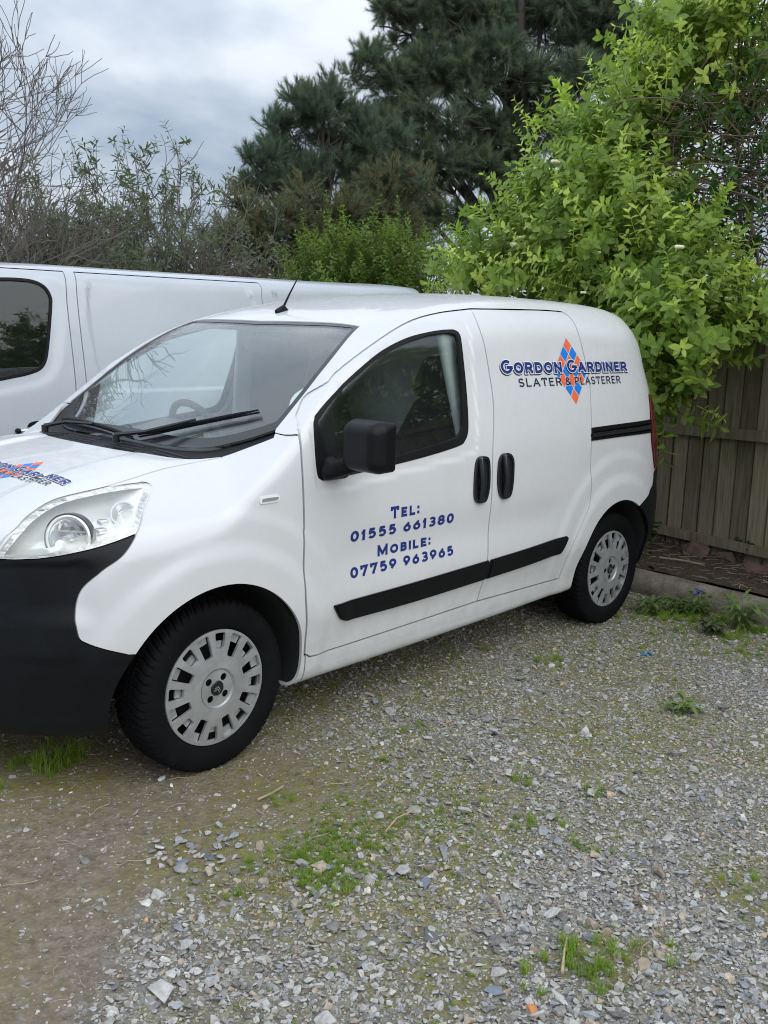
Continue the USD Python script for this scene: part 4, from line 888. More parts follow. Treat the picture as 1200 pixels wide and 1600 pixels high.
def ground():
    fx = np.concatenate([-np.geomspace(150, 6.2, 14), np.arange(-6, 2.4, .05), np.geomspace(2.6, 150, 16)])
    fy = np.concatenate([-np.geomspace(150, 3.2, 16), np.arange(-3, 4.6, .05), np.geomspace(4.8, 150, 14)])
    X, Y = np.meshgrid(fx, fy, indexing='ij')
    near = np.clip((8 - np.hypot(X, Y)) / 3, 0, 1)
    Z = height(X, Y) * near
    d, m = zones(X, Y)
    V = np.stack([X, Y, Z], -1).reshape(-1, 3); n = len(fy)
    i, j = np.meshgrid(np.arange(len(fx) - 1), np.arange(n - 1), indexing='ij'); q = (i * n + j).ravel()
    Fq = np.vstack([np.stack([q, q + n, q + n + 1], -1), np.stack([q, q + n + 1, q + 1], -1)])
    nodes = {
        'at': ('attribute', {'attribute': 'zone'}), 'sp': ('separate_xyz', {}), 'g': ('geometry', {}),
        'v': ('voronoi_texture', {'scale': 75.0, 'randomness': 1.0}), 'v2': ('voronoi_texture', {'scale': 170.0}),
        'bw': ('separate_color', {}), 'bw2': ('separate_color', {}),
        'gr': ('rgb_ramp', {'ramp': [(0, (.07, .064, .056)), (.25, (.14, .132, .121)), (.55, (.22, .212, .20)), (.8, (.30, .29, .272)), (.93, (.37, .33, .27)), (1, (.46, .45, .42))]}),
        'gr2': ('rgb_ramp', {'ramp': [(0, (.06, .053, .044)), (.5, (.15, .137, .118)), (.85, (.23, .213, .188)), (1, (.38, .36, .32))]}),
        'n0': ('noise_texture', {'scale': 9.0, 'detail': 6, 'roughness': .65}), 'f0': ('map_range', {'from_min': .38, 'from_max': .62}),
        'mg': ('mix_color', {'blend_type': 'mix'}),
        'nd': ('noise_texture', {'scale': 24.0, 'detail': 9, 'roughness': .72}),
        'dr': ('rgb_ramp', {'ramp': [(.25, (.075, .056, .040)), (.42, (.145, .112, .084)), (.55, (.205, .163, .126)), (.68, (.27, .222, .18)), (.85, (.40, .35, .295))]}),
        'nm': ('noise_texture', {'scale': 38.0, 'detail': 8, 'roughness': .75}),
        'mr': ('rgb_ramp', {'ramp': [(.25, (.085, .064, .030)), (.42, (.155, .118, .052)), (.52, (.165, .155, .045)), (.64, (.19, .195, .055)), (.76, (.22, .18, .10)), (.85, (.15, .165, .05))]}),
        'nk': ('noise_texture', {'scale': 45.0, 'detail': 6, 'roughness': .7}), 'kd': ('map_range', {'from_min': .42, 'from_max': .56, 'to_min': .65, 'to_max': 1.0, 'clamp': True}), 'md': ('math', {'math_type': 'multiply'}),
        'nk2': ('noise_texture', {'scale': 21.0, 'detail': 8, 'roughness': .75}), 'km': ('map_range', {'from_min': .42, 'from_max': .58, 'to_min': .25, 'to_max': 1.0, 'clamp': True}), 'mm': ('math', {'math_type': 'multiply'}),
        'm1': ('mix_color', {'blend_type': 'mix'}), 'm2': ('mix_color', {'blend_type': 'mix'}),
        'hb': ('math', {'math_type': 'multiply_add', 'value2': .45}), 'b': ('bump', {'strength': .9, 'distance': .010}),
        'p': ('principled_bsdf', {'roughness': .92, 'specular_ior_level': .25})}
    links = [('at.vector', 'sp.vector'), ('g.position', 'v.vector'), ('g.position', 'v2.vector'), ('v.color', 'bw.color'), ('v2.color', 'bw2.color'), ('bw.r', 'gr.fac'), ('bw2.r', 'gr2.fac'),
             ('g.position', 'n0.vector'), ('n0.fac', 'f0.value'), ('f0.result', 'mg.fac'), ('gr.color', 'mg.a'), ('gr2.color', 'mg.b'),
             ('g.position', 'nd.vector'), ('nd.fac', 'dr.fac'), ('g.position', 'nm.vector'), ('nm.fac', 'mr.fac'),
             ('sp.x', 'md.value1'), ('nk.fac', 'kd.value'), ('kd.result', 'md.value2'), ('md.value', 'm1.fac'), ('mg.result', 'm1.a'), ('dr.color', 'm1.b'), ('sp.y', 'mm.value1'), ('nk2.fac', 'km.value'), ('km.result', 'mm.value2'), ('mm.value', 'm2.fac'), ('g.position', 'nk.vector'), ('g.position', 'nk2.vector'), ('m1.result', 'm2.a'), ('mr.color', 'm2.b'),
             ('v.distance', 'hb.value1'), ('nd.fac', 'hb.value3'), ('hb.value', 'b.height'), ('b.normal', 'p.normal'), ('m2.result', 'p.base_color')]
    M['ground'] = mat('ground_surface', nodes, links, 'p.BSDF')
    o = usdkit.mesh(stage, '/World/ground', (V, Fq), M['ground'], smooth=True)
    UsdGeom.PrimvarsAPI(o).CreatePrimvar('zone', Sdf.ValueTypeNames.Color3fArray, 'vertex').Set(Vt.Vec3fArray.FromNumpy(np.stack([d, m, 0 * d], -1).reshape(-1, 3).astype(np.float32)))
    tag(o, kind='structure')
ground()

def stone(rng, flatness=.6, n=11):
    p = rng.normal(size=(n, 3)); p /= np.linalg.norm(p, axis=1, keepdims=True)
    p *= rng.uniform(.75, 1.0, (n, 1)); p *= [1, rng.uniform(.6, .9), flatness * rng.uniform(.6, 1)]
    return trimesh.convex.convex_hull(p * .5)

def tones(name, ramp, rough=.85, var=.25):
    """A material whose tone differs from copy to copy."""
    M[name] = mat(name, {'o': ('object_info', {}), 'r': ('rgb_ramp', {'ramp': ramp}), 'g': ('texture_coordinate', {}), 'n': ('noise_texture', {'scale': 5.0, 'detail': 4}),
        'mr': ('map_range', {'from_min': .3, 'from_max': .7, 'to_min': 1 - var, 'to_max': 1 + var}), 'cc': ('combine_color', {}), 'm': ('mix_color', {'blend_type': 'multiply', 'fac': 1.0}),
        'p': ('principled_bsdf', {'roughness': rough, 'specular_ior_level': .3})},
        [('o.random', 'r.fac'), ('g.object', 'n.vector'), ('n.fac', 'mr.value'), ('mr.result', 'cc.r'), ('mr.result', 'cc.g'), ('mr.result', 'cc.b'), ('r.color', 'm.a'), ('cc.color', 'm.b'), ('m.result', 'p.base_color')], 'p.BSDF')
tones('stone_grey', [(0, (.13, .126, .121)), (.25, (.225, .219, .21)), (.5, (.30, .292, .279)), (.75, (.36, .348, .33)), (.95, (.40, .392, .37)), (1, (.50, .49, .46))])
tones('stone_blue', [(0, (.14, .15, .17)), (.5, (.23, .243, .262)), (1, (.35, .36, .37))], .7)
tones('stone_warm', [(0, (.22, .18, .14)), (.5, (.31, .26, .205)), (.9, (.40, .335, .26)), (1, (.46, .30, .17))])

def instancer(name, protos, P_, Q, S, idx, parent=None, kind='stuff'):
    """Copies of small meshes at points; protos: (name, mesh, material)."""
    path = free(where(parent) + '/' + name)
    pi = UsdGeom.PointInstancer.Define(stage, path)
    rel = pi.CreatePrototypesRel()
    for nm, me, ma in protos:
        pp = f'{path}/{nm}'
        usdkit.mesh(stage, pp, me, M[ma], smooth=25); rel.AddTarget(pp)
    pi.CreatePositionsAttr(Vt.Vec3fArray.FromNumpy(np.asarray(P_, np.float32)))
    pi.CreateProtoIndicesAttr(Vt.IntArray.FromNumpy(np.asarray(idx, np.int32)))
    pi.CreateOrientationsAttr(Vt.QuathArray.FromNumpy(np.asarray(Q, np.float16)[:, [1, 2, 3, 0]]))
    S = np.asarray(S, np.float32)
    pi.CreateScalesAttr(Vt.Vec3fArray.FromNumpy(np.repeat(S[:, None], 3, 1) if S.ndim == 1 else S))
    return tag(pi, kind=kind)

def quat_z(a): return np.stack([np.cos(a / 2), 0 * a, 0 * a, np.sin(a / 2)], -1)
def quat_mul(a, b):
    w, x, y, z = a.T; W, X, Y, Z = b.T
    return np.stack([w * W - x * X - y * Y - z * Z, w * X + x * W + y * Z - z * Y, w * Y - x * Z + y * W + z * X, w * Z + x * Y - y * X + z * W], -1)
def quat_axis(ax, a):
    ax = ax / np.maximum(np.linalg.norm(ax, axis=1, keepdims=True), 1e-9)
    return np.concatenate([np.cos(a / 2)[:, None], ax * np.sin(a / 2)[:, None]], 1)
def quat_to(d, roll):
    """Turns +z onto direction d after a roll about z."""
    d = d / np.linalg.norm(d, axis=1, keepdims=True); z = np.array([0, 0, 1.0])
    ax = np.cross(z, d); ang = np.arccos(np.clip(d[:, 2], -1, 1))
    ax[np.linalg.norm(ax, axis=1) < 1e-6] = [1, 0, 0]
    return quat_mul(quat_axis(ax, ang), quat_z(roll))

def gravel():
    rng = np.random.default_rng(11)
    protos = [('stone_%s_%03d' % (m_.split('_')[1], k), stone(rng, rng.choice([.45, .65, .85])), m_) for m_, n in (('stone_grey', 7), ('stone_blue', 3), ('stone_warm', 2)) for k in range(n)]
    Pn, S, I = [], [], []
    for size, dens, spread in ((.0085, 9000, .35), (.014, 5200, .32), (.024, 1700, .30), (.036, 260, .3)):
        n = int(dens * 5.0 * 5.4)
        x, y = rng.uniform(-3.1, 1.7, n), rng.uniform(-1.6, 3.5, n)
        d, m = zones(x, y)
        # gravel lies thickest in the foreground and is trodden in towards the vans
        c = coarse(x, y); far = np.clip((-x - .3) / .9, 0, 1)
        big = size > .02
        thick = (.10 + .90 * c * (1 - .75 * far)) if big else (.42 + .58 * c)
        keep = rng.random(n) < thick * (1 - .90 * d) * (1 - (.70 if big else .45) * m) + (.02 if big else .06)
        keep &= (x > kerb_x(y) + .05)
        x, y = x[keep], y[keep]
        s = size * np.exp(rng.normal(0, spread, len(x)))
        z = height(x, y) + s * rng.uniform(-.10, .22, len(x)) * np.where(zones(x, y)[0] > .5, .3, 1)
        Pn.append(np.stack([x, y, z], -1)); S.append(s)
        I.append(rng.choice(len(protos), len(x), p=np.array([.110] * 7 + [.04] * 3 + [.055] * 2)))
    for hx, hy, hr, n in ((.36, 1.235, .075, 60), (.22, 1.60, .10, 40), (-.05, 1.72, .12, 40)):
        x, y = rng.normal(hx, hr, n), rng.normal(hy, hr, n); s = .026 * np.exp(rng.normal(0, .35, n))
        Pn.append(np.stack([x, y, height(x, y) + s * .2], -1)); S.append(s); I.append(rng.integers(0, len(protos), n))
    Pn, S, I = np.vstack(Pn), np.concatenate(S), np.concatenate(I)
    v = (Pn - CAM_POS) @ np.array([[-.717, -.687], [-.671, .726], [-.187, .029]]); keep = np.abs(v[:, 1]) < .44 * v[:, 0] + .35
    Pn, S, I = Pn[keep], S[keep], I[keep]
    tilt = quat_axis(np.c_[rng.normal(size=(len(Pn), 2)), np.zeros(len(Pn))], rng.normal(0, .35, len(Pn)))
    Q = quat_mul(tilt, quat_z(rng.uniform(0, 6.28, len(Pn))))
    tag(instancer('gravel', protos, Pn, Q, S, I), 'loose grey slate gravel of the parking area', 'gravel')
gravel()

# single stones and scraps one can point at
def rock(name, label, x, y, size, colour, flat_=.45, turn=0., seed=0, group=None, z=None, cat='stone', sx=1.6):
    rng = np.random.default_rng(100 + seed)
    if size > .09:
        m_ = trimesh.creation.icosphere(4); v = np.array(m_.vertices); q = stone(rng, 1.0, 14); h_ = q.convex_hull
        d_ = (h_.face_normals @ v.T); o_ = (h_.face_normals * h_.triangles[:, 0]).sum(1)[:, None]; v = v * np.min(np.where(d_ > 1e-6, o_ / np.maximum(d_, 1e-6), 9), axis=0)[:, None]
        v = v * (1 + .28 * meshkit.fbm(v * 4, 4, seed) + .12 * meshkit.fbm(v * 14, 3, seed + 9))[:, None] * [size * sx, size, size * flat_]
    else:
        m_ = stone(rng, 1.0, 26); v = np.array(m_.vertices); v *= [size * sx, size, size * flat_]
    r = np.array([[math.cos(turn), -math.sin(turn), 0], [math.sin(turn), math.cos(turn), 0], [0, 0, 1]])
    v = v @ r.T; zz = height(np.array([x]), np.array([y]))[0] if z is None else z
    o = put(name, (v + [x, y, zz + size * flat_ * .22], m_.faces), colour, smooth=20)
    tag(o, label, cat, group)
plain('rock_grey', (.21, .215, .22), .8, var=.3, scale=40, bump=.3, bscale=120)
plain('rock_dark', (.11, .115, .12), .75, var=.3, scale=40, bump=.3, bscale=120)
plain('rock_blue', (.15, .175, .22), .6, var=.25, scale=40, bump=.3, bscale=120)
plain('rock_pale', (.42, .41, .38), .6, var=.25, scale=40)
plain('rock_white', (.78, .78, .76), .5)
plain('rock_orange', (.46, .20, .075), .8, var=.3, scale=30)
plain('rock_tan', (.30, .24, .18), .85, var=.3, scale=30, bump=.3, bscale=100)
plain('rock_red', (.10, .060, .046), .95, var=.45, scale=14, bump=.6, bscale=40)
plain('rock_glass', (.45, .50, .50), .15, coat=.5, var=.4, scale=90)
rock('stone', 'clear greyish glassy lump of stone beside the front tyre', .183, .755, .030, 'rock_glass', .8, .4, 1)
rock('stone_chip', 'small bright white chip just in front of the glassy lump by the tyre', .185, .812, .020, 'rock_white', .5, 1.0, 2)
rock('stone_chip', 'tiny white chip alone on the bare dirt left of the tyre', .45, .648, .012, 'rock_white', .5, .2, 3)
rock('slate', 'long flat grey slate piece at the lower edge of the bright moss patch', -.134, 1.70, .048, 'rock_grey', .30, .85, 4, sx=2.6)
rock('stone', 'blue grey rounded stone below the long flat slate piece', .03, 1.775, .042, 'rock_blue', .55, .7, 5)
rock('stone', 'orange brown stone cut by the bottom edge of the photo', .236, 2.270, .040, 'rock_orange', .5, .9, 6)
rock('slate', 'dark blue slate near the bottom edge, left of the grass clump', .245, 2.165, .045, 'rock_blue', .35, 2.2, 7, sx=1.4)
rock('stone', 'tan stone at the right end of the lower grass clump', -.085, 2.365, .045, 'rock_tan', .45, .3, 8)
rock('slate', 'pale green grey slate at the bottom edge beside the dark blue slate', .155, 2.285, .042, 'rock_pale', .25, 1.2, 9)
rock('slate', 'broad grey slate in the little heap on the bare dirt, topmost of the heap', .285, 1.205, .040, 'rock_grey', .35, .7, 10, sx=1.8)
rock('slate', 'grey slate at the left end of the little heap on the dirt', .44, 1.235, .036, 'rock_blue', .45, .2, 11)
rock('slate', 'dark slate in the middle of the little heap on the dirt', .37, 1.25, .040, 'rock_dark', .45, 1.7, 12, sx=2.0)
rock('slate', 'flat brown grey stone embedded in the mossy dirt right of the heap', .225, 1.31, .045, 'rock_tan', .2, .9, 13, sx=1.8)
rock('stone', 'pale grey stone lying in the gravel right of the two middle grass tufts', -.42, 1.90, .040, 'rock_grey', .5, .5, 14)
rock('slate', 'large dark grey slate in the thick gravel at the lower left', .19, 1.93, .050, 'rock_dark', .35, .9, 15, sx=1.6)
rock('stone', 'small orange pebble in the gravel above the lower grass clump', .065, 2.145, .020, 'rock_orange', .7, 0, 16, sx=1.1)
rock('stone', 'pale flat stone lying alone on the fine gravel at far right', -1.54, 2.02, .035, 'rock_pale', .35, .4, 17)

def stick(name, label, pts, r, colour, cat='twig', group=None):
    p = np.array([[x, y, height(np.array([x]), np.array([y]))[0] + z] for x, y, z in pts])
    tag(put(name, tube(p, np.linspace(r, r * .6, len(p)), 6), colour, smooth=50), label, cat, group)
plain('straw', (.34, .28, .18), .9, var=.3, scale=20)
plain('dry_twig', (.27, .22, .155), .9, var=.3, scale=20)
stick('twig', 'pale straight twig lying on the gravel at centre bottom', [(.02, 2.035, .016), (-.02, 1.98, .018), (-.045, 1.925, .016)], .0035, 'dry_twig')
stick('twig', 'forked dry twig across the moss patch', [(-.07, 1.53, .02), (-.15, 1.50, .022), (-.23, 1.50, .02), (-.26, 1.49, .02)], .0026, 'straw')
stick('twig', 'short thick twig on the gravel below the van door', [(-.98, 1.10, .014), (-1.04, 1.085, .016), (-1.09, 1.065, .014)], .004, 'dry_twig')
stick('twig', 'bent dry twig on the gravel right of the small grass tufts', [(-.92, 1.62, .014), (-.96, 1.70, .018), (-.93, 1.76, .014)], .004, 'dry_twig')
stick('twig', 'thin pale twig lying on the dirt in front of the heap of slates', [(.06, 1.10, .012), (-.0, 1.10, .014), (-.06, 1.085, .012)], .004, 'straw')
stick('twig', 'long thin twig on the gravel beside the lower grass clump', [(.09, 2.25, .014), (.03, 2.215, .02), (-.03, 2.185, .016)], .004, 'straw')
plain('blue_plastic', (.01, .22, .62), .35)
plain('butt_paper', (.75, .68, .42), .8); plain('butt_tip', (.55, .32, .10), .8)
def scrap():
    g_ = np.array([[-.03, -.02, 0], [.03, -.022, .004], [.034, .012, .012], [.006, .006, .018], [-.004, .026, .006], [-.032, .014, .002]])
    v = np.vstack([g_, g_ + [0, 0, .003]]); f = [(0, 2, 1), (0, 3, 2), (0, 5, 3), (5, 4, 3)]
    f = f + [tuple(6 + k for k in t[::-1]) for t in f] + [t for k in range(6) for t in ((k, (k + 1) % 6, 6 + (k + 1) % 6), (k, 6 + (k + 1) % 6, 6 + k))]
    v = v + [-2.175, 1.235, .012]
    tag(put('plastic_scrap', (v, np.array(f)), 'blue_plastic'), 'bright blue scrap of plastic on the gravel right of the rear wheel', 'litter')
    c = thing('cigarette_butt', 'yellowish cigarette butt on the gravel between the blue scrap and the weed', 'litter', (-1.585, 1.446, .016))
    put('paper', tube([(0, 0, 0), (-.018, .012, 0)], .0045, 8), 'butt_paper', c); put('filter', tube([(0, 0, 0), (.014, -.009, 0)], .0046, 8), 'butt_tip', c)
    v = np.array([[x, y, .012 + .010 * math.sin(9 * x + 4) * (1 - y * 20)] for x, y in ((-.05, 0), (-.02, .02), (.02, .024), (.055, .004), (.02, -.02), (-.02, -.02))]); v = v * [1.0, 1.0, 1] + [-.587, 1.163, .006]
    tag(put('dead_leaf', (np.vstack([v, v - [0, 0, .001]]), np.array([(0, 1, 5), (1, 2, 4), (1, 4, 5), (2, 3, 4), (6, 11, 7), (7, 10, 8), (7, 11, 10), (8, 10, 9)])), 'rock_orange'), 'curled orange brown leaf on the gravel below the door lettering', 'leaf')
scrap()

# ------------------------------------------------------------------ kerb, soil bed, fence
def kerb():
    ys = np.arange(-3.0, 5.01, .045)
    prof = [(-.150, -.05), (-.150, .075), (-.135, .105), (-.105, .120), (-.055, .122), (-.020, .112), (.002, .090), (.012, .055), (.016, .02), (.018, -.05)]
    V = np.array([[[kerb_x(y) + u, y - .085 * u, w] for u, w in prof] for y in ys])
    V = V + (meshkit.fbm(V.reshape(-1, 3) * 9, 4, 5).reshape(V.shape[:2])[..., None] * .022 * np.array([1, 0, 1])) * (np.array([w for u, w in prof])[None, :, None] > 0)
    n = len(prof); i, j = np.meshgrid(np.arange(len(ys) - 1), np.arange(n - 1), indexing='ij'); q = (i * n + j).ravel()
    F_ = np.vstack([np.stack([q, q + 1, q + n + 1], -1), np.stack([q, q + n + 1, q + n], -1)])
    M['kerb_concrete'] = mat('kerb_concrete', {'g': ('geometry', {}), 'n': ('noise_texture', {'scale': 7.0, 'detail': 9, 'roughness': .7}), 'n2': ('noise_texture', {'scale': 130.0, 'detail': 4}),
        'r': ('rgb_ramp', {'ramp': [(.28, (.065, .052, .036)), (.45, (.14, .120, .092)), (.6, (.205, .182, .148)), (.8, (.30, .27, .225))]}), 'r2': ('map_range', {'from_min': .3, 'from_max': .7, 'to_min': .75, 'to_max': 1.2}), 'cc': ('combine_color', {}),
        'm': ('mix_color', {'blend_type': 'multiply', 'fac': 1.0}), 'b': ('bump', {'strength': .5, 'distance': .006}), 'p': ('principled_bsdf', {'roughness': .95, 'specular_ior_level': .2})},
        [('g.position', 'n.vector'), ('g.position', 'n2.vector'), ('n.fac', 'r.fac'), ('n2.fac', 'r2.value'), ('r2.result', 'cc.r'), ('r2.result', 'cc.g'), ('r2.result', 'cc.b'), ('r.color', 'm.a'), ('cc.color', 'm.b'), ('m.result', 'p.base_color'), ('n2.fac', 'b.height'), ('b.normal', 'p.normal')], 'p.BSDF')
    tag(put('kerb', (V.reshape(-1, 3), F_), 'kerb_concrete', smooth=45), kind='structure')
kerb()
def soil():
    u = np.concatenate([np.linspace(0, 2.2, 60), np.linspace(2.3, 9, 20)]); ys = np.arange(-6, 6.01, .05)
    U, Y = np.meshgrid(u, ys, indexing='ij'); X = kerb_x(Y) - .13 - U
    Z = .095 - .085 * np.clip((U - .25) / 1.0, 0, 1) + .040 * fb(X, Y, 2.0, 21) + .028 * fb(X, Y, 8.0, 22)
    V = np.stack([X, Y, Z], -1).reshape(-1, 3); n = len(ys); i, j = np.meshgrid(np.arange(len(u) - 1), np.arange(n - 1), indexing='ij'); q = (i * n + j).ravel()
    F_ = np.vstack([np.stack([q, q + 1, q + n + 1], -1), np.stack([q, q + n + 1, q + n], -1)])
    M['soil'] = mat('soil_dark', {'g': ('geometry', {}), 'n': ('noise_texture', {'scale': 16.0, 'detail': 9, 'roughness': .75}), 'r': ('rgb_ramp', {'ramp': [(.3, (.035, .026, .018)), (.5, (.075, .056, .040)), (.65, (.12, .092, .068)), (.8, (.17, .135, .10))]}),
        'b': ('bump', {'strength': 1.0, 'distance': .03}), 'p': ('principled_bsdf', {'roughness': .97, 'specular_ior_level': .15})}, [('g.position', 'n.vector'), ('n.fac', 'r.fac'), ('r.color', 'p.base_color'), ('n.fac', 'b.height'), ('b.normal', 'p.normal')], 'p.BSDF')
    tag(put('soil_bed', (V, F_), 'soil', smooth=True), kind='structure')
    rng = np.random.default_rng(5)
    n = 2600; y = rng.uniform(-1.5, 2.2, n); u_ = rng.uniform(0.02, 1.9, n); x = kerb_x(y) - .13 - u_
    z = .095 - .085 * np.clip((u_ - .25) / 1.0, 0, 1) + .040 * fb(x, y, 2.0, 21) + .028 * fb(x, y, 8.0, 22)
    s = .012 * np.exp(rng.normal(0, .55, n))
    protos = [('clod_%03d' % k, stone(rng, .8, 12), 'soil' if k < 4 else 'rock_red') for k in range(5)]
    tag(instancer('soil_clods', protos, np.stack([x, y, z + s * .2], -1), quat_mul(quat_axis(rng.normal(size=(n, 3)), rng.uniform(0, 3, n)), quat_z(rng.uniform(0, 6, n))), s, rng.choice(5, n, p=[.23, .23, .23, .23, .08])), 'crumbly brown soil clods of the bed along the fence', 'soil')
    n = 420; y = rng.uniform(-.6, 2.0, n); u_ = rng.uniform(0.02, 1.4, n); x = kerb_x(y) - .13 - u_
    z = .095 - .085 * np.clip((u_ - .25) / 1.0, 0, 1) + .040 * fb(x, y, 2.0, 21) + .028 * fb(x, y, 8.0, 22) + .012
    st = [('bit_%03d' % k, tube([(-.5, 0, 0), (-.1, rng.normal(0, .08), .03), (.5, rng.normal(0, .15), 0)], [.016, .016, .008], 4), 'straw' if k else 'dry_twig') for k in range(3)]
    tag(instancer('bed_litter', st, np.stack([x, y, z], -1), quat_z(rng.uniform(0, 6.28, n)), rng.uniform(.02, .12, n), rng.integers(0, 3, n)), 'dry stalks and twig bits strewn over the soil bed', 'straw')
    bed = lambda x, y: float((.095 - .085 * np.clip((kerb_x(np.array([y])) - .13 - x - .25) / 1.0, 0, 1) + .040 * fb(np.array([x]), np.array([y]), 2.0, 21))[0])
    for k, (nm, lab, x, y, s_, sx, fl, tn) in enumerate((('rock', 'reddish brown rough rock at the foot of the fence nearest the van bumper', -4.02, .57, .19, 1.5, .75, 1.25), ('rock', 'second reddish rock at the foot of the fence, just behind the first one', -4.12, .74, .16, 1.5, .8, 1.0), ('rock', 'broad reddish rock on the bed cut by the right edge of the photo', -3.86, 1.06, .20, 1.9, .5, 1.3), ('stone', 'flat pale stone on the soil just behind the rear tyre', -3.62, .40, .07, 1.6, .3, .4))):
        rock(nm, lab, x, y, s_, 'rock_red' if k < 3 else 'rock_pale', fl, tn, 40 + k, z=bed(x, y), sx=sx)
    pts = [(-3.62, .52, .15), (-3.68, .66, .155), (-3.70, .78, .17)]
    tag(put('twig', tube(np.array([[x, y, bed(x, y) + .025] for x, y, z in pts]), [.007, .006, .004], 6), 'dry_twig', smooth=50), 'long pale stick lying on the soil bed behind the kerb', 'twig')
soil()

FA, FD, FN = np.array([-4.475, -.086, 0]), np.array([.36, .933, 0]), np.array([.933, -.36, 0])
def fence():
    M['fence_wood'] = mat('fence_wood', {'g': ('texture_coordinate', {}), 'mp': ('mapping', {'scale': (14, 14, .9)}), 'n': ('noise_texture', {'scale': 3.0, 'detail': 9, 'roughness': .65, 'distortion': .6}),
        'nb': ('noise_texture', {'scale': 2.2, 'detail': 5}), 'o': ('object_info', {}),
        'r': ('rgb_ramp', {'ramp': [(.25, (.110, .084, .053)), (.45, (.19, .155, .105)), (.6, (.25, .212, .152)), (.8, (.32, .28, .215))]}),
        'gr': ('rgb_ramp', {'ramp': [(.45, (1, 1, 1)), (.65, (.86, .90, .76)), (.8, (.76, .82, .62))]}),
        'ms': ('map_range', {'to_min': .72, 'to_max': 1.25}), 'cc': ('combine_color', {}), 'm': ('mix_color', {'blend_type': 'multiply', 'fac': 1.0}), 'm2': ('mix_color', {'blend_type': 'multiply', 'fac': 1.0}),
        'b': ('bump', {'strength': .4, 'distance': .003}), 'p': ('principled_bsdf', {'roughness': .9, 'specular_ior_level': .2})},
        [('g.object', 'mp.vector'), ('mp.vector', 'n.vector'), ('g.object', 'nb.vector'), ('n.fac', 'r.fac'), ('nb.fac', 'gr.fac'), ('o.random', 'ms.value'), ('ms.result', 'cc.r'), ('ms.result', 'cc.g'), ('ms.result', 'cc.b'),
         ('r.color', 'm.a'), ('gr.color', 'm.b'), ('m.result', 'm2.a'), ('cc.color', 'm2.b'), ('m2.result', 'p.base_color'), ('n.fac', 'b.height'), ('b.normal', 'p.normal')], 'p.BSDF')
    fe = thing('fence', 'weathered vertical board fence with three rails behind the soil bed', 'fence', (0, 0, 0))
    rng = np.random.default_rng(3)
    def bar(t0, t1, n0, n1, z0, z1, tilt=0.):
        pts = []
        for t in (t0, t1):
            for n in (n0, n1):
                for z in (z0, z1):
                    zz = z + (.045 * (t - .7) if tilt else 0)
                    pts.append(FA + FD * t + FN * n + [0, 0, zz])
        return np.array(pts)
    bev = .003
    pitch = .146; t = .992 - pitch * 18
    k = 0
    while t < 5.0:
        z0, z1 = .03 + rng.uniform(-.01, .01), 1.735 + rng.uniform(-.012, .012); dn = rng.uniform(-.003, .003)
        w = pitch - .014 - rng.uniform(0, .004)
        c = bar(t + .004, t + .004 + w, -.030 + dn, -.012 + dn, z0, z1) + FD * rng.uniform(-.002, .002)
        c[1::2] += FD * rng.uniform(-.005, .005)
        put('board', m3.Manifold.hull_points(np.vstack([c, (c - c.mean(0)) * [.97, .97, 1] + c.mean(0)])), 'fence_wood', fe, smooth=False)
        c = bar(t - .030, t + .030, -.052, -.036, z0 + .02, z1 - .01)
        put('back_board', m3.Manifold.hull_points(c), 'fence_wood', fe, smooth=False)
        t += pitch; k += 1
    for z0, z1, n1 in ((.135, .195, .030), (.845, .912, .034), (1.585, 1.65, .034)):
        for t0, t1 in ((-1.6, .05 if z0 > 1 else .18), (.184 if z0 < 1 else .054, 2.6), (2.604, 5.0)):
            put('rail', m3.Manifold.hull_points(bar(t0, t1, -.009, n1, z0, z1, 1)), 'fence_wood', fe, smooth=False)
    t = .90
    for k in range(10):
        put('gravel_board', m3.Manifold.hull_points(bar(-1.2 + k * .62, -1.2 + k * .62 + .612, -.074, -.056, -.02, .16 + rng.uniform(-.01, .01))), 'fence_wood', fe, smooth=False)
fence()

# ------------------------------------------------------------------ plants
def leafmat(name, dark, light, trans=.35, rough=.45):
    M[name] = mat(name, {'o': ('object_info', {}), 'gi': ('geometry', {}), 'a': ('mix_float', {'fac': .5}), 'r': ('rgb_ramp', {'ramp': [(0, dark), (1, light)]}),
        'p': ('principled_bsdf', {'roughness': rough, 'specular_ior_level': .35}), 't': ('translucent_bsdf', {}), 'g': ('hsv', {'saturation': 1.1, 'value': 1.5}), 'm': ('mix_closure', {'fac': trans})},
        [('o.random', 'a.a'), ('gi.random_per_island', 'a.b'), ('a.result', 'r.fac'), ('r.color', 'p.base_color'), ('r.color', 'g.color'), ('g.color', 't.color'), ('p.BSDF', 'm.closure1'), ('t.BSDF', 'm.closure2')], 'm.closure')
leafmat('shrub_leaf', (.14, .22, .045), (.37, .47, .10), .5)
leafmat('shrub_leaf_young', (.36, .46, .09), (.52, .60, .16), .5)
leafmat('ivy_leaf', (.022, .060, .010), (.06, .13, .02), .3)
leafmat('hedge_leaf', (.085, .14, .022), (.19, .27, .05), .42)
leafmat('grey_leaf', (.065, .080, .040), (.14, .16, .085), .3)
leafmat('pine_needle', (.066, .098, .062), (.13, .172, .10), .28, .6)
leafmat('pine_needle_pale', (.10, .132, .078), (.185, .215, .12), .28, .6)
leafmat('brown_needle', (.10, .105, .05), (.20, .190, .10), .30, .7)
leafmat('grass_blade', (.12, .20, .022), (.28, .38, .055), .42)
leafmat('dry_grass', (.24, .21, .09), (.38, .33, .17), .3)
leafmat('weed_leaf', (.11, .17, .05), (.25, .33, .12), .4)
plain('bark_dark', (.055, .046, .040), .95, var=.4, scale=12)
plain('bark_twig', (.115, .097, .088), .95, var=.35, scale=12)
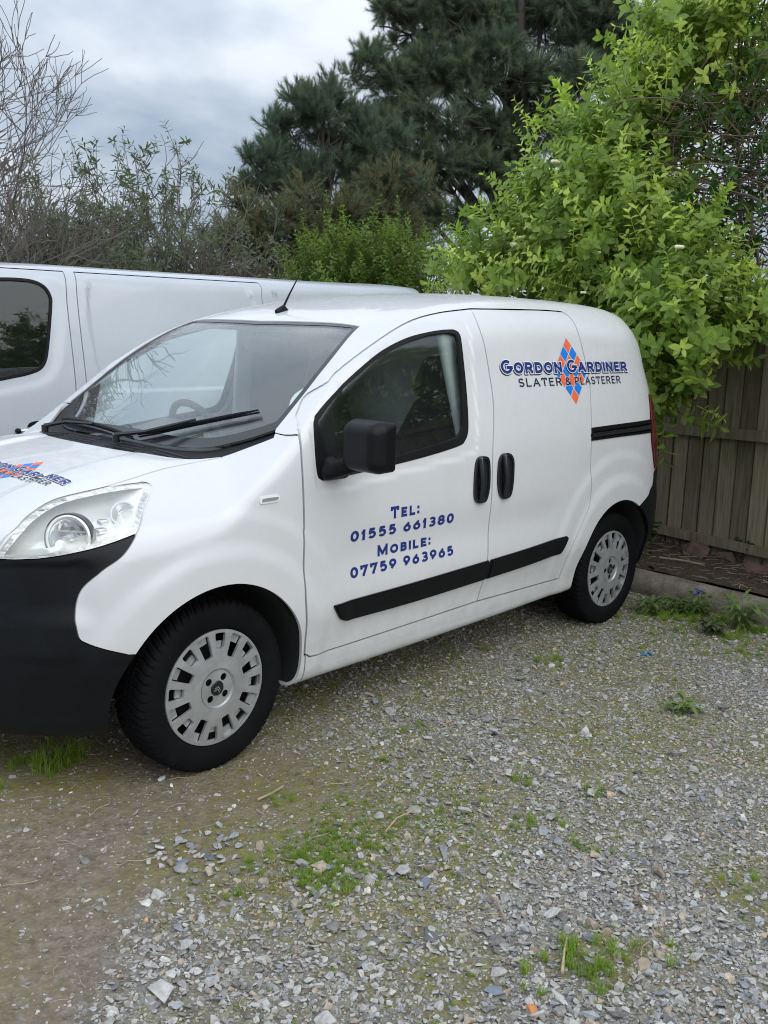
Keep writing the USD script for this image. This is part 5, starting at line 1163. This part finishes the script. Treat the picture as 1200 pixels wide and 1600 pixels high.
plain('bark_brown', (.13, .095, .068), .95, var=.4, scale=12)
plain('bark_pale', (.17, .145, .12), .95, var=.3, scale=12)
plain('bud_white', (.72, .70, .50), .7)
plain('flower_blue', (.03, .035, .30), .6)


SHRUB_ = [(-4.6, .12, 3.40, .40), (-4.61, .36, 3.50, .40), (-4.78, -.25, 3.52, .35), (-4.52, -.38, 2.86, .40), (-4.61, -.50, 3.10, .24), (-4.37, -.70, 2.55, .36), (-4.4, -1.05, 2.38, .32), (-4.26, -1.36, 1.98, .29), (-4.17, -.14, 2.27, .44), (-4.11, -.54, 2.01, .45), (-4.22, -.99, 1.89, .35), (-3.83, .34, 1.86, .34), (-3.93, -.07, 1.78, .38), (-3.99, -.44, 1.7, .25), (-3.8, .68, 1.74, .20), (-3.55, .59, 1.43, .25), (-3.54, .37, 1.35, .22), (-3.44, .55, 1.13, .15), (-3.49, .68, 1.12, .11), (-4.35, -1.75, 1.84, .2), (-3.63, .63, 1.58, .26), (-3.78, .95, 1.72, .14)]
SHRUB = [(x, y, z, r * .9) for x, y, z, r in SHRUB_]
TANGLE = [(-4.60, .30, 2.85, .5), (-4.50, .55, 2.45, .5), (-4.50, .30, 2.33, .4), (-4.7, .35, 3.10, .4), (-4.42, .66, 2.02, .35), (-4.6, .05, 2.85, .3), (-4.4, .85, 2.7, .4)]
HEDGE = [(-4.56, -3.63, 2.0, .32), (-4.81, -3.37, 2.04, .36), (-4.9, -2.96, 1.98, .32), (-4.98, -2.57, 1.96, .3), (-4.72, -3.5, 2.16, .22), (-5.0, -2.9, 2.13, .2), (-4.95, -3.27, 2.2, .2), (-4.49, -3.82, 1.89, .2)]
PINE = [(-8.4, -6.1, 5.3, .55), (-8.78, -5.77, 5.52, .6), (-9.61, -5.65, 5.6, .7), (-10.1, -5.15, 5.67, .7), (-10.5, -4.68, 5.56, .65), (-10.87, -4.29, 5.57, .45), (-7.73, -6.08, 4.76, .40), (-8.12, -5.93, 4.62, .45), (-8.7, -5.66, 4.85, .6), (-9.22, -5.1, 4.79, .7), (-9.73, -4.53, 4.73, .65), (-10.53, -4.35, 5.02, .5), (-8.17, -5.73, 4.13, .5), (-8.85, -5.3, 4.11, .65), (-9.37, -4.75, 4.13, .6), (-8.48, -5.52, 3.51, .5), (-8.89, -5.09, 3.53, .4), (-8.06, -5.72, 3.63, .4), (-7.94, -5.97, 4.12, .45), (-7.6, -5.75, 3.75, .42), (-9.0, -5.98, 6.09, .6), (-9.99, -5.44, 6.31, .8), (-10.64, -4.71, 6.16, .7), (-8.18, -6.14, 5.6, .3), (-9.6, -4.2, 4.11, .5), (-8.25, -5.63, 3.0, .4), (-8.75, -5.38, 2.96, .3)]
PINE2 = [(-6.71, -5.82, 4.2, .2), (-6.48, -6.03, 4.07, .22), (-6.29, -6.16, 3.8, .25), (-6.58, -5.85, 3.81, .4), (-7.0, -5.73, 3.94, .33), (-6.1, -6.11, 3.4, .25), (-6.43, -5.9, 3.39, .42), (-6.92, -5.69, 3.48, .42), (-5.87, -6.12, 3.12, .2), (-5.81, -6.26, 3.42, .1), (-6.11, -6.0, 3.11, .25), (-7.18, -5.46, 3.64, .3), (-5.75, -6.22, 3.01, .14), (-6.96, -5.55, 3.1, .35), (-7.26, -5.4, 3.2, .35)]
CONIFER = [(-5.27, -5.44, 2.66, .25), (-5.51, -5.19, 2.71, .32), (-5.91, -5.11, 2.88, .3), (-5.32, -5.29, 2.32, .3), (-5.69, -5.06, 2.37, .35), (-6.29, -4.97, 2.74, .38), (-6.68, -4.84, 2.73, .38), (-6.19, -4.96, 2.34, .3), (-6.69, -4.73, 2.33, .3), (-7.13, -4.76, 3.06, .3), (-5.07, -5.53, 2.75, .14), (-5.0, -5.5, 2.4, .2), (-6.81, -4.98, 3.19, .3), (-7.03, -4.54, 2.46, .3)]

RIGHT = [(-4.0, 1.95, 2.0, .45), (-3.8, 2.5, 2.1, .45), (-3.6, 3.0, 2.0, .45), (-3.4, 3.5, 2.1, .45), (-3.9, 2.3, 1.5, .35), (-3.6, 3.1, 1.5, .35), (-4.0, 2.4, 2.8, .5), (-3.7, 3.1, 2.8, .5), (-3.5, 3.7, 2.7, .5), (-3.8, 2.9, 3.4, .4)]

def leaf(L, W, droop=.15, fold=.12):
    """One leaf from the origin along +y, folded a little on its rib."""
    v = []
    for t, w in ((.0, 0), (.25, .75), (.55, 1.0), (.82, .55), (1.0, 0)):
        z = -droop * L * t * t
        v += [(0, t * L, z)] if w == 0 else [(-w * W / 2, t * L, z + fold * W * w), (0, t * L, z), (w * W / 2, t * L, z + fold * W * w)]
    f = [(0, 2, 1), (0, 3, 2)]
    for k in (1, 4): f += [(k, k + 1, k + 4), (k, k + 4, k + 3), (k + 1, k + 2, k + 5), (k + 1, k + 5, k + 4)]
    f += [(7, 8, 10), (8, 9, 10)]
    return np.array(v), np.array(f)
def euler(ax, ay, az):
    return trimesh.transformations.euler_matrix(ax, ay, az)[:3, :3]
def sprig(rng, n=5, L=.070, W=.036, length=.20, stem=True, spread=.9):
    """A twig along +z with leaves in opposite pairs and a rosette at its tip."""
    parts = []
    bend = rng.normal(0, .02, 2)
    axis = lambda t: np.array([bend[0] * t * t * 4 * length, bend[1] * t * t * 4 * length, t * length])
    if stem: parts.append(tube([axis(t) for t in (0, .35, .7, 1)], [.0028, .0024, .002, .0012], 4, False))
    for k in range(n):
        t = .25 + .75 * k / max(n - 1, 1); a0 = k * 1.57 + rng.normal(0, .3)
        for s in (0, 1):
            l = L * rng.uniform(.75, 1.15) * (.75 if k == n - 1 else 1)
            v, f = leaf(l, W * l / L * rng.uniform(.85, 1.15), rng.uniform(.0, .35), rng.uniform(.05, .25))
            up = rng.normal(.35, .25) + .45 * (k == n - 1)
            v = v @ euler(up, 0, 0).T @ euler(0, 0, a0 + s * math.pi + rng.normal(0, .15)).T
            parts.append((v + axis(t), f))
    return cat(parts)
def tuft(rng, n=85, L=.085, length=.15, width=.0042):
    """A pine shoot along +z with its needles."""
    parts = [tube([(0, 0, 0), (0, 0, length)], [.006, .003], 3, False)]
    v, f = [], []
    for k in range(n):
        t = (k + rng.random()) / n; a = k * 2.4 + rng.normal(0, .3); e = rng.normal(.95, .3) * (1 - .5 * t)
        d = np.array([math.cos(a) * math.sin(e), math.sin(a) * math.sin(e), math.cos(e)]); s = np.cross(d, rng.normal(size=3)); s /= np.linalg.norm(s)
        b = np.array([0, 0, t * length]); l = L * rng.uniform(.7, 1.15)
        v += [b - s * width / 2, b + s * width / 2, b + d * l]; f.append((3 * k, 3 * k + 1, 3 * k + 2))
    parts.append((np.array(v), np.array(f)))
    return cat(parts)
def in_blobs(rng, L, per, power=.35, squash=1.0):
    """Random places in a set of balls, thick near their skins, with the way out of each."""
    P_, D_ = [], []
    for x, y, z, r in L:
        n = int(per * r * r) + 3
        d = rng.normal(size=(n, 3)); d /= np.linalg.norm(d, axis=1, keepdims=True)
        q = d * (r * rng.random((n, 1)) ** power * (1 + .22 * rng.normal(size=(n, 1))) ) * [1, 1, squash]
        P_.append(q + [x, y, z]); D_.append(d)
    return np.vstack(P_), np.vstack(D_)
def limbs(rng, base, top, L, r0, sub=5, name_mat='bark_dark', parent=None, twig=.010):
    base, top = np.array(base, float), np.array(top, float)
    n = 9; tt = np.linspace(0, 1, n)
    path = base + (top - base) * tt[:, None] + np.r_[[[0, 0, 0]], rng.normal(0, .05, (n - 2, 3)) * [1, 1, .2], [[0, 0, 0]]]
    put('trunk', tube(path, r0 * (1 - .82 * tt), 9), name_mat, parent, smooth=50)
    tw = []
    for x, y, z, r in L:
        c = np.array([x, y, z])
        t0 = np.clip((z - base[2]) / max(top[2] - base[2], .1) * .85 - .12, .05, .92); s = base + (top - base) * t0
        mid = (s + c) / 2 + rng.normal(0, .08, 3) + [0, 0, -.06]
        put('limb', tube([s, s * .6 + mid * .4, mid, mid * .4 + c * .6, c], [r0 * .34, r0 * .28, r0 * .22, r0 * .17, r0 * .10], 6), name_mat, parent, smooth=50)
        for k in range(sub):
            d = rng.normal(size=3); d /= np.linalg.norm(d); e = c + d * r * rng.uniform(.7, 1.0)
            st = mid * .35 + c * .65 if k % 2 else c
            tw.append(tube([st, (st + e) / 2 + rng.normal(0, r * .12, 3), e], [twig, twig * .7, twig * .3], 4, False))
    tag(put('twigs', cat(tw), name_mat, parent, smooth=50), kind='stuff')
def place(name, protos, P_, D_, S, rng, parent, weights=None):
    Q = quat_to(D_, rng.uniform(0, 6.28, len(P_)))
    return instancer(name, protos, P_, Q, S, rng.choice(len(protos), len(P_), p=weights), parent)

SHOOTS = []
def big_shrub():
    rng = np.random.default_rng(21)
    sh = thing('shrub', 'big bright green leafy shrub hanging over the board fence with small white flower buds', 'shrub', (0, 0, 0))
    base = np.array([-4.95, -.45, .10])
    for k in range(5):
        tops = np.array(SHRUB[(k * 5 + 3) % 18][:3]); b = base + np.array([rng.uniform(-.15, .15), rng.uniform(-.4, .5), 0]); m_ = (b + tops) / 2 + rng.normal(0, .12, 3)
        put('stem', tube([b, b * .5 + m_ * .5 + [0, 0, .1], m_, tops], [.035, .03, .024, .010], 7), 'bark_brown', sh, smooth=50)
    tw = []
    for x, y, z, r in SHRUB:
        c = np.array([x, y, z]); s = c + (base + [0, .3, 1.4] - c) * .35
        for k in range(7):
            d = rng.normal(size=3); d[2] = abs(d[2]); d /= np.linalg.norm(d)
            tw.append(tube([s, (s + c) / 2 + rng.normal(0, .05, 3), c + d * r * .5, c + d * r * 1.05], [.010, .008, .005, .003], 4, False))
    tag(put('twigs', cat(tw), 'bark_brown', sh, smooth=50), kind='stuff')
    for k in range(34):
        x, y, z, r = SHRUB[rng.integers(0, 18)]; q = np.array([x, y, z]) + rng.normal(0, .35, 3) * r + [0, 0, r * .75]
        tip = q + [rng.normal(0, .10), rng.normal(0, .10), rng.uniform(.15, .34)]
        put('shoot', tube([q, (q + tip) / 2 + rng.normal(0, .015, 3), tip], [.004, .003, .0015], 5, False), 'bark_brown', sh, smooth=50)
        for t in np.linspace(.15, 1, 6): SHOOTS.append((q + (tip - q) * t, (tip - q) * .8 + rng.normal(0, .16, 3)))
    pr = [('sprig_%03d' % k, sprig(rng, 6, .068 + .006 * k, .035 + .003 * k, .21), 'shrub_leaf') for k in range(4)] + [('young_sprig_%03d' % k, sprig(rng, 5, .058, .026, .19), 'shrub_leaf_young') for k in range(3)]
    P_, D_ = in_blobs(rng, SHRUB + RIGHT, 1050, .42)
    D_ = D_ * .8 + np.array([.15, .12, .55]) + rng.normal(0, .30, D_.shape)
    fa = (P_ - FA) @ FN; low = (fa < .06) & (P_[:, 2] < 1.72)
    P_, D_ = P_[~low], D_[~low]
    P_ = np.vstack([P_, [a for a, _ in SHOOTS]]); D_ = np.vstack([D_, [b for _, b in SHOOTS]])
    hi = np.clip((P_[:, 2] - 1.5) / 1.5, 0, 1)
    young = rng.random(len(P_)) < .25 + .35 * hi
    idx = np.where(young, 4 + rng.integers(0, 3, len(P_)), rng.integers(0, 4, len(P_)))
    S = rng.uniform(.65, 1.3, len(P_))
    instancer('foliage', pr, P_, quat_to(D_, rng.uniform(0, 6.28, len(P_))), S, idx, sh)
    deep = [(x - .38, y - .22, z - .12, r * 1.05) for x, y, z, r in SHRUB if y < .3 and x - .38 < -4.47 + .386 * (y - .22) or z > 2.0 and y < .3]
    B_, E_ = in_blobs(rng, deep, 420, .5)
    instancer('inner_foliage', [('inner_sprig_%03d' % k, sprig(rng, 6, .085, .046, .22), 'shrub_leaf') for k in range(2)], B_, quat_to(E_ + [.2, .2, .4], rng.uniform(0, 6.28, len(B_))), rng.uniform(.8, 1.3, len(B_)), rng.integers(0, 2, len(B_)), sh)
    # the nearest leaves, one by one
    near = [b for b in SHRUB if b[0] > -3.9 and b[2] < 2.0]
    Q_, E_ = in_blobs(rng, near, 330, .30); o = np.argsort(np.linalg.norm(Q_ - CAM_POS, axis=1))[:290]
    for q, e in zip(Q_[o], E_[o]):
        l = rng.uniform(.06, .095); v, f = leaf(l, l * rng.uniform(.5, .62), rng.uniform(.1, .4), rng.uniform(.08, .25))
        d = np.array([rng.normal(.3, .5), rng.normal(.3, .5), rng.normal(-.1, .4)]); d /= np.linalg.norm(d)
        n_ = np.array([.35, .35, .9]) + rng.normal(0, .35, 3); x_ = np.cross(d, n_); x_ /= np.linalg.norm(x_); n_ = np.cross(x_, d)
        put('leaf', (v @ np.array([x_, d, n_]) + q, f), 'shrub_leaf_young' if rng.random() < .35 else 'shrub_leaf', sh, smooth=True)
    B_, _d = in_blobs(rng, [b for b in SHRUB if b[2] > 1.6], 14, .1); B_ = B_ + np.array([.06, .06, .04])
    bud = cat([(np.array(trimesh.creation.icosphere(1, .010).vertices) * [1, 1, .8] + [x, y, 0], trimesh.creation.icosphere(1, .010).faces) for x, y in ((0, 0), (.012, .004), (-.004, .012), (.006, -.010))])
    instancer('flower_buds', [('bud', bud, 'bud_white')], B_, quat_z(rng.uniform(0, 6, len(B_))), rng.uniform(1.1, 1.9, len(B_)), np.zeros(len(B_), int), sh)
big_shrub()

def tangle():
    rng = np.random.default_rng(22)
    t = thing('climber', 'brown tangle of leafless vine stems behind the bright shrub at the right edge', 'climber', (0, 0, 0))
    tw = []
    P_, D_ = in_blobs(rng, TANGLE, 520, .5)
    for p, d in zip(P_, D_):
        L = rng.uniform(.15, .55); a = rng.normal(size=3) * [1, 1, .6]; a /= np.linalg.norm(a); k = rng.normal(0, .5, 3)
        tw.append(tube([p, p + a * L * .33, p + a * L * .66 + k * L * .12, p + a * L + k * L * .35], np.array([.0045, .004, .003, .002]) * rng.uniform(.6, 1.5), 4, False))
    tag(put('vine_stems', cat(tw), 'bark_brown', t, smooth=50), kind='stuff')
    main = [[(-4.55, .55, .2), (-4.60, .45, 1.2), (-4.5, .50, 1.9), (-4.62, .35, 2.5), (-4.8, .2, 3.2)], [(-4.45, .75, .2), (-4.40, .70, 1.4), (-4.35, .62, 2.1), (-4.6, .3, 2.55)], [(-4.3, .30, 2.2), (-4.2, .42, 2.05), (-4.22, .56, 1.9), (-4.15, .68, 1.62)], [(-4.2, .15, 2.45), (-4.22, .36, 2.40), (-4.28, .60, 2.35), (-4.3, .85, 2.2)]]
    for m_ in main: put('main_stem', tube(curve([m_], 5, False), .011, 6), 'bark_pale', t, smooth=50)
    P2, D2 = in_blobs(rng, TANGLE, 300, .4)
    place('leaves', [('leaf_sprig_%03d' % k, sprig(rng, 4, .06, .034, .16), 'ivy_leaf') for k in range(2)], P2, D2 + [.3, .3, .2], rng.uniform(.6, 1.0, len(P2)), rng, t)
tangle()

def far_hedge():
    rng = np.random.default_rng(23)
    h = thing('hedge', 'fresh green low hedge between the dark pines and the roof of the big van', 'hedge', (0, 0, 0))
    limbs(rng, (-4.85, -3.1, .05), (-4.8, -3.1, 1.6), HEDGE, .03, 6, 'bark_brown', h, .006)
    extra = [(x + dx, y + dy, z - .35 - .3 * k, r * 1.2) for k in range(3) for (x, y, z, r) in HEDGE for dx, dy in ((0, 0),)]
    P_, D_ = in_blobs(rng, HEDGE + extra, 700, .45)
    place('foliage', [('sprig_%03d' % k, sprig(rng, 6, .046, .022, .24), 'hedge_leaf') for k in range(3)], P_, D_ * .5 + [0, 0, .8] + rng.normal(0, .25, D_.shape), rng.uniform(.7, 1.15, len(P_)), rng, h)
far_hedge()

def clumps(rng, L, n, k):
    """Boughs: every ball broken into smaller ones with gaps between."""
    out = []
    for x, y, z, r in L:
        for _ in range(n):
            d = rng.normal(size=3); d /= np.linalg.norm(d); d *= r * rng.uniform(.35, .85)
            out.append((x + d[0], y + d[1], z + d[2] * .8, r * k * rng.uniform(.7, 1.2)))
    return out
def pines():
    rng = np.random.default_rng(24)
    tf = lambda m_, n_, **k: [('shoot_%s_%03d' % (m_, q), tuft(rng, **k), m_) for q in range(n_)]
    t = thing('pine_tree', 'tall dark pine rising to the top of the photo behind the bright shrub', 'pine', (0, 0, 0))
    limbs(rng, (-9.2, -5.1, -.1), (-9.6, -5.2, 6.3), PINE, .17, 9, 'bark_dark', t, .016)
    P_, D_ = in_blobs(rng, clumps(rng, PINE, 7, .36), 1500, .6, .66)
    place('foliage', tf('pine_needle', 2) + tf('pine_needle_pale', 2), P_, D_ * .9 + [0, 0, .35] + rng.normal(0, .45, D_.shape), rng.uniform(.7, 1.35, len(P_)), rng, t, [.25, .25, .25, .25])
    t = thing('pine_tree', 'smaller blue green pine with upright shoots, left of the tall pine', 'pine', (0, 0, 0))
    limbs(rng, (-6.7, -5.75, -.1), (-6.62, -5.85, 4.1), PINE2, .10, 8, 'bark_dark', t, .012)
    P_, D_ = in_blobs(rng, clumps(rng, PINE2, 5, .42) + [(x, y, z + .10, .09) for x, y, z, r in PINE2[:6]], 1900, .5, 1.1)
    place('foliage', tf('pine_needle', 3), P_, D_ * .6 + [0, 0, .65] + rng.normal(0, .35, D_.shape), rng.uniform(.7, 1.3, len(P_)), rng, t)
    t = thing('conifer', 'browning bushy conifer in front of the two dark pines', 'conifer', (0, 0, 0))
    low = [(x, y, z - .45 - .4 * k, r * 1.25) for k in range(4) for x, y, z, r in CONIFER[::2]]
    limbs(rng, (-5.95, -5.0, -.1), (-6.1, -5.0, 2.9), CONIFER, .09, 8, 'bark_dark', t, .010)
    P_, D_ = in_blobs(rng, clumps(rng, CONIFER, 5, .46) + low, 1500, .5, .8)
    place('foliage', tf('brown_needle', 3, n=70, L=.055, length=.20, width=.006) + tf('pine_needle', 1), P_, D_ * .8 + [.1, .1, .25] + rng.normal(0, .3, D_.shape), rng.uniform(.7, 1.1, len(P_)), rng, t, [.28, .28, .24, .20])
pines()

def bare(name, label, cat_, base, height_, spread, stems, seed, leafy=0., kid=(2, 5), r0=.03, col='bark_twig', lean=(0, 0, 0), group=None, droop=0., levels=4, flowers=0):
    rng = np.random.default_rng(seed); base = np.array(base, float)
    t = thing(name, label, cat_, (0, 0, 0), group=group)
    tw, tips = [], []
    def grow(p, d, L, r, lev):
        n = 4; path = [p]
        for k in range(n):
            d = d + rng.normal(0, .17, 3) + np.array([0, 0, .10 - droop * (lev < 2)]); d /= np.linalg.norm(d); path.append(path[-1] + d * L / n)
        tb = tube(path, np.linspace(max(r, .0042), max(r * .55, .0030), n + 1), 6 if lev == levels else (5 if lev > 1 else 3), False)
        if lev == levels: put('stem', tb, col, t, smooth=50)
        else: tw.append(tb)
        if lev == 0:
            tips.append((path[-1], d)); tips.append((path[2], d)); return
        kids = rng.integers(*kid)
        for k in range(kids):
            i = int(rng.integers(2, n + 1)) if k else n
            e = d + rng.normal(0, .42, 3); e /= np.linalg.norm(e)
            grow(path[i], e, L * rng.uniform(.55, .85), r * .55 * (i < n or 1), lev - 1)
    for k in range(stems):
        a = rng.uniform(0, 2 * np.pi); d = np.array([math.cos(a) * spread, math.sin(a) * spread, 1.0]) + np.array(lean); d /= np.linalg.norm(d)
        grow(base + [rng.normal(0, .12), rng.normal(0, .12), 0], d, height_ * .36 * rng.uniform(.8, 1.15), r0 * rng.uniform(.7, 1.1), levels)
    tag(put('twigs', cat(tw), col, t, smooth=50), kind='stuff')
    T = np.array([q for q, _ in tips]); D = np.array([d for _, d in tips])
    if leafy:
        keep = rng.random(len(T)) < leafy * np.clip(1.25 - (T[:, 2] - base[2]) / height_ * .5, .3, 1)
        place('leaves', [('leaf_sprig_%03d' % k, sprig(rng, 4, .085, .022, .12), 'grey_leaf') for k in range(3)], T[keep], D[keep] + rng.normal(0, .4, D[keep].shape), rng.uniform(.6, 1.15, keep.sum()), rng, t)
    if flowers:
        o = rng.choice(np.nonzero(T[:, 2] > np.quantile(T[:, 2], .6))[0], flowers, replace=False)
        for i in o: put('dead_flower', tube([T[i], T[i] + D[i] * .05, T[i] + D[i] * .08 + [.02, 0, -.01], T[i] + D[i] * .09 + [.05, .01, -.03]], [.004, .011, .009, .003], 6), 'bark_dark', t, smooth=50)
G_ = 'leafless shrubs behind the big van'
bare('bare_tree', 'tall leafless tree at the left edge with fine upright twigs', 'tree', (-1.42, -6.55, 0), 4.9, .20, 8, 31, kid=(3, 5), r0=.036, lean=(-.05, .04, 0), levels=5)
bare('shrub', 'half bare shrub with grey green leaf tufts nearest the left edge', 'shrub', (-2.6, -5.75, 0), 2.8, .36, 9, 32, .75, levels=4, flowers=5)
bare('shrub', 'half bare shrub with the dense round leafy head, left of the thin pale one', 'shrub', (-3.45, -5.45, 0), 3.25, .32, 10, 33, .80, levels=4, flowers=4)
bare('shrub', 'thin pale leafless shrub just left of the browning conifer', 'shrub', (-4.2, -5.05, 0), 3.0, .28, 8, 34, .45, levels=4, flowers=2)
bare('shrub', 'low leafy olive bush just above the roof edge of the big van', 'shrub', (-3.0, -5.3, 0), 2.3, .55, 8, 35, .75, levels=4)
bare('shrub', 'dry brown brush at the foot of the browning conifer', 'shrub', (-4.75, -5.0, 0), 2.5, .5, 9, 36, .08, col='bark_brown', levels=4)
bare('shrub', 'twiggy grey brown shrub farther back, between the two half bare ones', 'shrub', (-3.35, -6.5, 0), 2.6, .40, 5, 37, .35, levels=4)
bare('shrub', 'low twiggy bush at the left edge above the window of the big van', 'shrub', (-2.15, -5.3, 0), 2.25, .55, 7, 38, .7, levels=4)

# grass, weeds and dry straw
def grass():
    rng = np.random.default_rng(41)
    def blades(n, L, w, lean):
        v, f = [], []
        for k in range(n):
            a = rng.uniform(0, 6.28); d = np.array([math.cos(a), math.sin(a), 0]); s = np.array([-d[1], d[0], 0]); e = rng.uniform(.1, lean); l = L * rng.uniform(.6, 1.1)
            b = np.array([rng.normal(0, L * .16), rng.normal(0, L * .16), -.004]); i = len(v)
            for t, ww in ((0, 1), (.45, .85), (.8, .5), (1, 0)):
                p = b + d * l * e * t * t + np.array([0, 0, l * (t - .35 * e * t * t)])
                v += [p] if ww == 0 else [p - s * w * ww / 2, p + s * w * ww / 2]
            f += [(i, i + 1, i + 3), (i, i + 3, i + 2), (i + 2, i + 3, i + 5), (i + 2, i + 5, i + 4), (i + 4, i + 5, i + 6)]
        return np.array(v), np.array(f)
    protos = [('grass_tuft_%03d' % k, blades(22, .06, .0035, .9), 'grass_blade') for k in range(3)] + [('dry_tuft', blades(14, .05, .003, 1.3), 'dry_grass')] + [('long_tuft', blades(26, .15, .0045, .8), 'grass_blade')]
    C = [(.36, .43, .05, 16, .55, 4), (.42, .40, .08, 14, .8, 0), (.62, .34, .05, 8, .7, 0), (.215, 1.53, .05, 60, .5, 0), (.19, 1.59, .04, 26, .4, 0), (.11, 1.53, .07, 80, .36, 0), (.14, 1.45, .05, 40, .42, 0), (-.17, 1.47, .15, 190, .24, 0), (-.28, 1.53, .12, 110, .24, 0), (-.05, 1.40, .10, 40, .3, 0), (.03, 1.50, .08, 40, .33, 0),
         (-.657, 1.589, .03, 7, .6, 0), (-.743, 1.819, .028, 8, .55, 0), (-.442, 1.994, .03, 8, .6, 0), (-.42, 1.771, .03, 8, .6, 0), (-.52, 1.84, .02, 4, .5, 0), (.01, 2.247, .055, 24, .7, 0), (-.05, 2.31, .05, 16, .6, 0), (-.078, 2.29, .07, 14, .6, 3), (-.60, 2.41, .05, 8, .5, 0), (-.52, 2.36, .05, 6, .4, 3),
         (-.62, 1.02, .03, 5, .5, 0), (-.75, 1.07, .025, 5, .5, 0), (-.45, 1.17, .02, 4, .5, 0), (-1.75, .98, .06, 10, .6, 0), (-2.05, 1.0, .10, 12, .4, 0), (-1.25, 1.62, .10, 12, .35, 0), (.33, 1.46, .05, 8, .7, 3), (.44, 1.40, .03, 4, .6, 0), (.18, 2.22, .03, 5, .5, 0), (.62, 1.42, .04, 4, .6, 3), (.30, 1.36, .03, 6, .5, 0), (-.02, 1.14, .03, 5, .5, 0), (-.9, .3, .3, 20, .5, 0), (-1.7, .6, .3, 24, .5, 0),
         (-2.80, .95, .10, 40, .7, 0), (-2.92, 1.10, .10, 44, .8, 0), (-2.92, 1.30, .12, 46, .8, 0), (-2.85, 1.25, .15, 24, .8, 3), (-2.72, 1.45, .14, 36, .7, 0), (-2.5, 1.50, .15, 26, .55, 0), (-2.75, 1.15, .18, 40, .5, 0)]
    P_, S, I = [], [], []
    for x, y, r, n, s, k in C:
        for q in range(n):
            P_.append((x + rng.normal(0, r), y + rng.normal(0, r))); S.append(s * rng.uniform(.6, 1.2)); I.append(k if k else (3 if rng.random() < .12 else int(rng.integers(0, 3))))
    n = 26000; x, y = rng.uniform(-3.0, 1.3, n), rng.uniform(-.9, 3.0, n); d, m = zones(x, y); keep = rng.random(n) < .60 * m ** 1.3 * (1 - d) + .006
    for a, b in zip(x[keep], y[keep]): P_.append((a, b)); S.append(rng.uniform(.10, .27)); I.append(3 if rng.random() < .40 else int(rng.integers(0, 3)))
    P_ = np.array(P_); z = height(P_[:, 0], P_[:, 1])
    tag(instancer('grass', protos, np.c_[P_, z], quat_z(rng.uniform(0, 6.28, len(P_))), S, I), 'short grass and mossy growth in patches on the gravel', 'grass')
    n = 900; x, y = rng.uniform(-3.0, 1.4, n), rng.uniform(-.6, 3.0, n); d, m = zones(x, y); keep = rng.random(n) < .25 + .5 * d + .6 * m; x, y = x[keep], y[keep]
    st = [('straw_%03d' % k, tube([(-.5, 0, 0), (-.15, rng.normal(0, .05), .01), (.2, rng.normal(0, .08), .015), (.5, rng.normal(0, .12), 0)], [.012, .012, .010, .006], 4), 'straw') for k in range(4)]
    L = rng.uniform(.025, .11, len(x)) * rng.choice([.6, 1], len(x))
    tag(instancer('straw_litter', st, np.c_[x, y, height(x, y) + .009], quat_z(rng.uniform(0, 6.28, len(x))), L, rng.choice(4, len(x))), 'dry straw bits and bark shreds scattered on the ground', 'straw')
grass()
def weed(label, x, y, h, n, seed, L=.07, W=.02, z=None, group=None, flower=False, col='weed_leaf'):
    rng = np.random.default_rng(seed); zz = float(height(np.array([x]), np.array([y]))[0]) if z is None else z
    t = thing('weed', label, 'weed', (x, y, zz), group=group)
    parts, st = [], []
    for k in range(n):
        a = rng.uniform(0, 6.28); e = rng.uniform(.2, 1.1); hh = h * rng.uniform(.1, 1.0); o = np.array([math.cos(a), math.sin(a), 0]) * hh * .5 * e
        b = o + [0, 0, hh * .8]; v, f = leaf(L * rng.uniform(.6, 1.1), W * rng.uniform(.7, 1.2), rng.uniform(.2, .7), .15)
        v = v @ euler(rng.uniform(-.1, .7), 0, 0).T @ euler(0, 0, a - math.pi / 2 + rng.normal(0, .5)).T
        parts.append((v + b, f)); st.append(tube([(0, 0, -.01), b * .5 + [0, 0, .01], b], [.002, .0018, .0012], 3, False))
    tag(put('leaves', cat(parts), col, t, smooth=True), kind='stuff'); tag(put('stalks', cat(st), col, t), kind='stuff')
    if flower:
        for k in range(4): put('flower', hull([(rng.normal(0, .015), rng.normal(0, .015), h * (.80 + .05 * k), .004), (rng.normal(0, .015), rng.normal(0, .015), h * (.82 + .05 * k), .004)], 8), 'flower_blue', t)
weed('lone dark green dandelion rosette in the middle of the gravel on the right', -1.646, 1.685, .055, 34, 51, .085, .018)
weed('leafy green weed against the kerb right behind the rear tyre', -2.83, .90, .11, 70, 52, .075, .022)
weed('weed with small blue flowers in front of the kerb', -2.97, 1.10, .15, 80, 53, .055, .024, flower=True)
weed('tallest pale green weed with long leaves by the kerb near the right edge', -2.92, 1.36, .20, 80, 54, .09, .022)
weed('greyish weed spreading in front of the tallest one by the kerb', -2.72, 1.30, .09, 90, 55, .05, .022, col='grey_leaf')
weed('low green weed at the foot of the kerb between the blue flowers and the tyre', -2.93, 1.0, .10, 60, 56, .06, .022)
weed('dark ivy like plant on the soil at the foot of the fence beside the rocks', -4.15, .86, .14, 40, 57, .06, .04, z=.12, col='ivy_leaf')
weed('dark leafy plant on the soil right behind the van bumper', -4.05, .18, .16, 44, 58, .07, .04, z=.12, col='ivy_leaf')
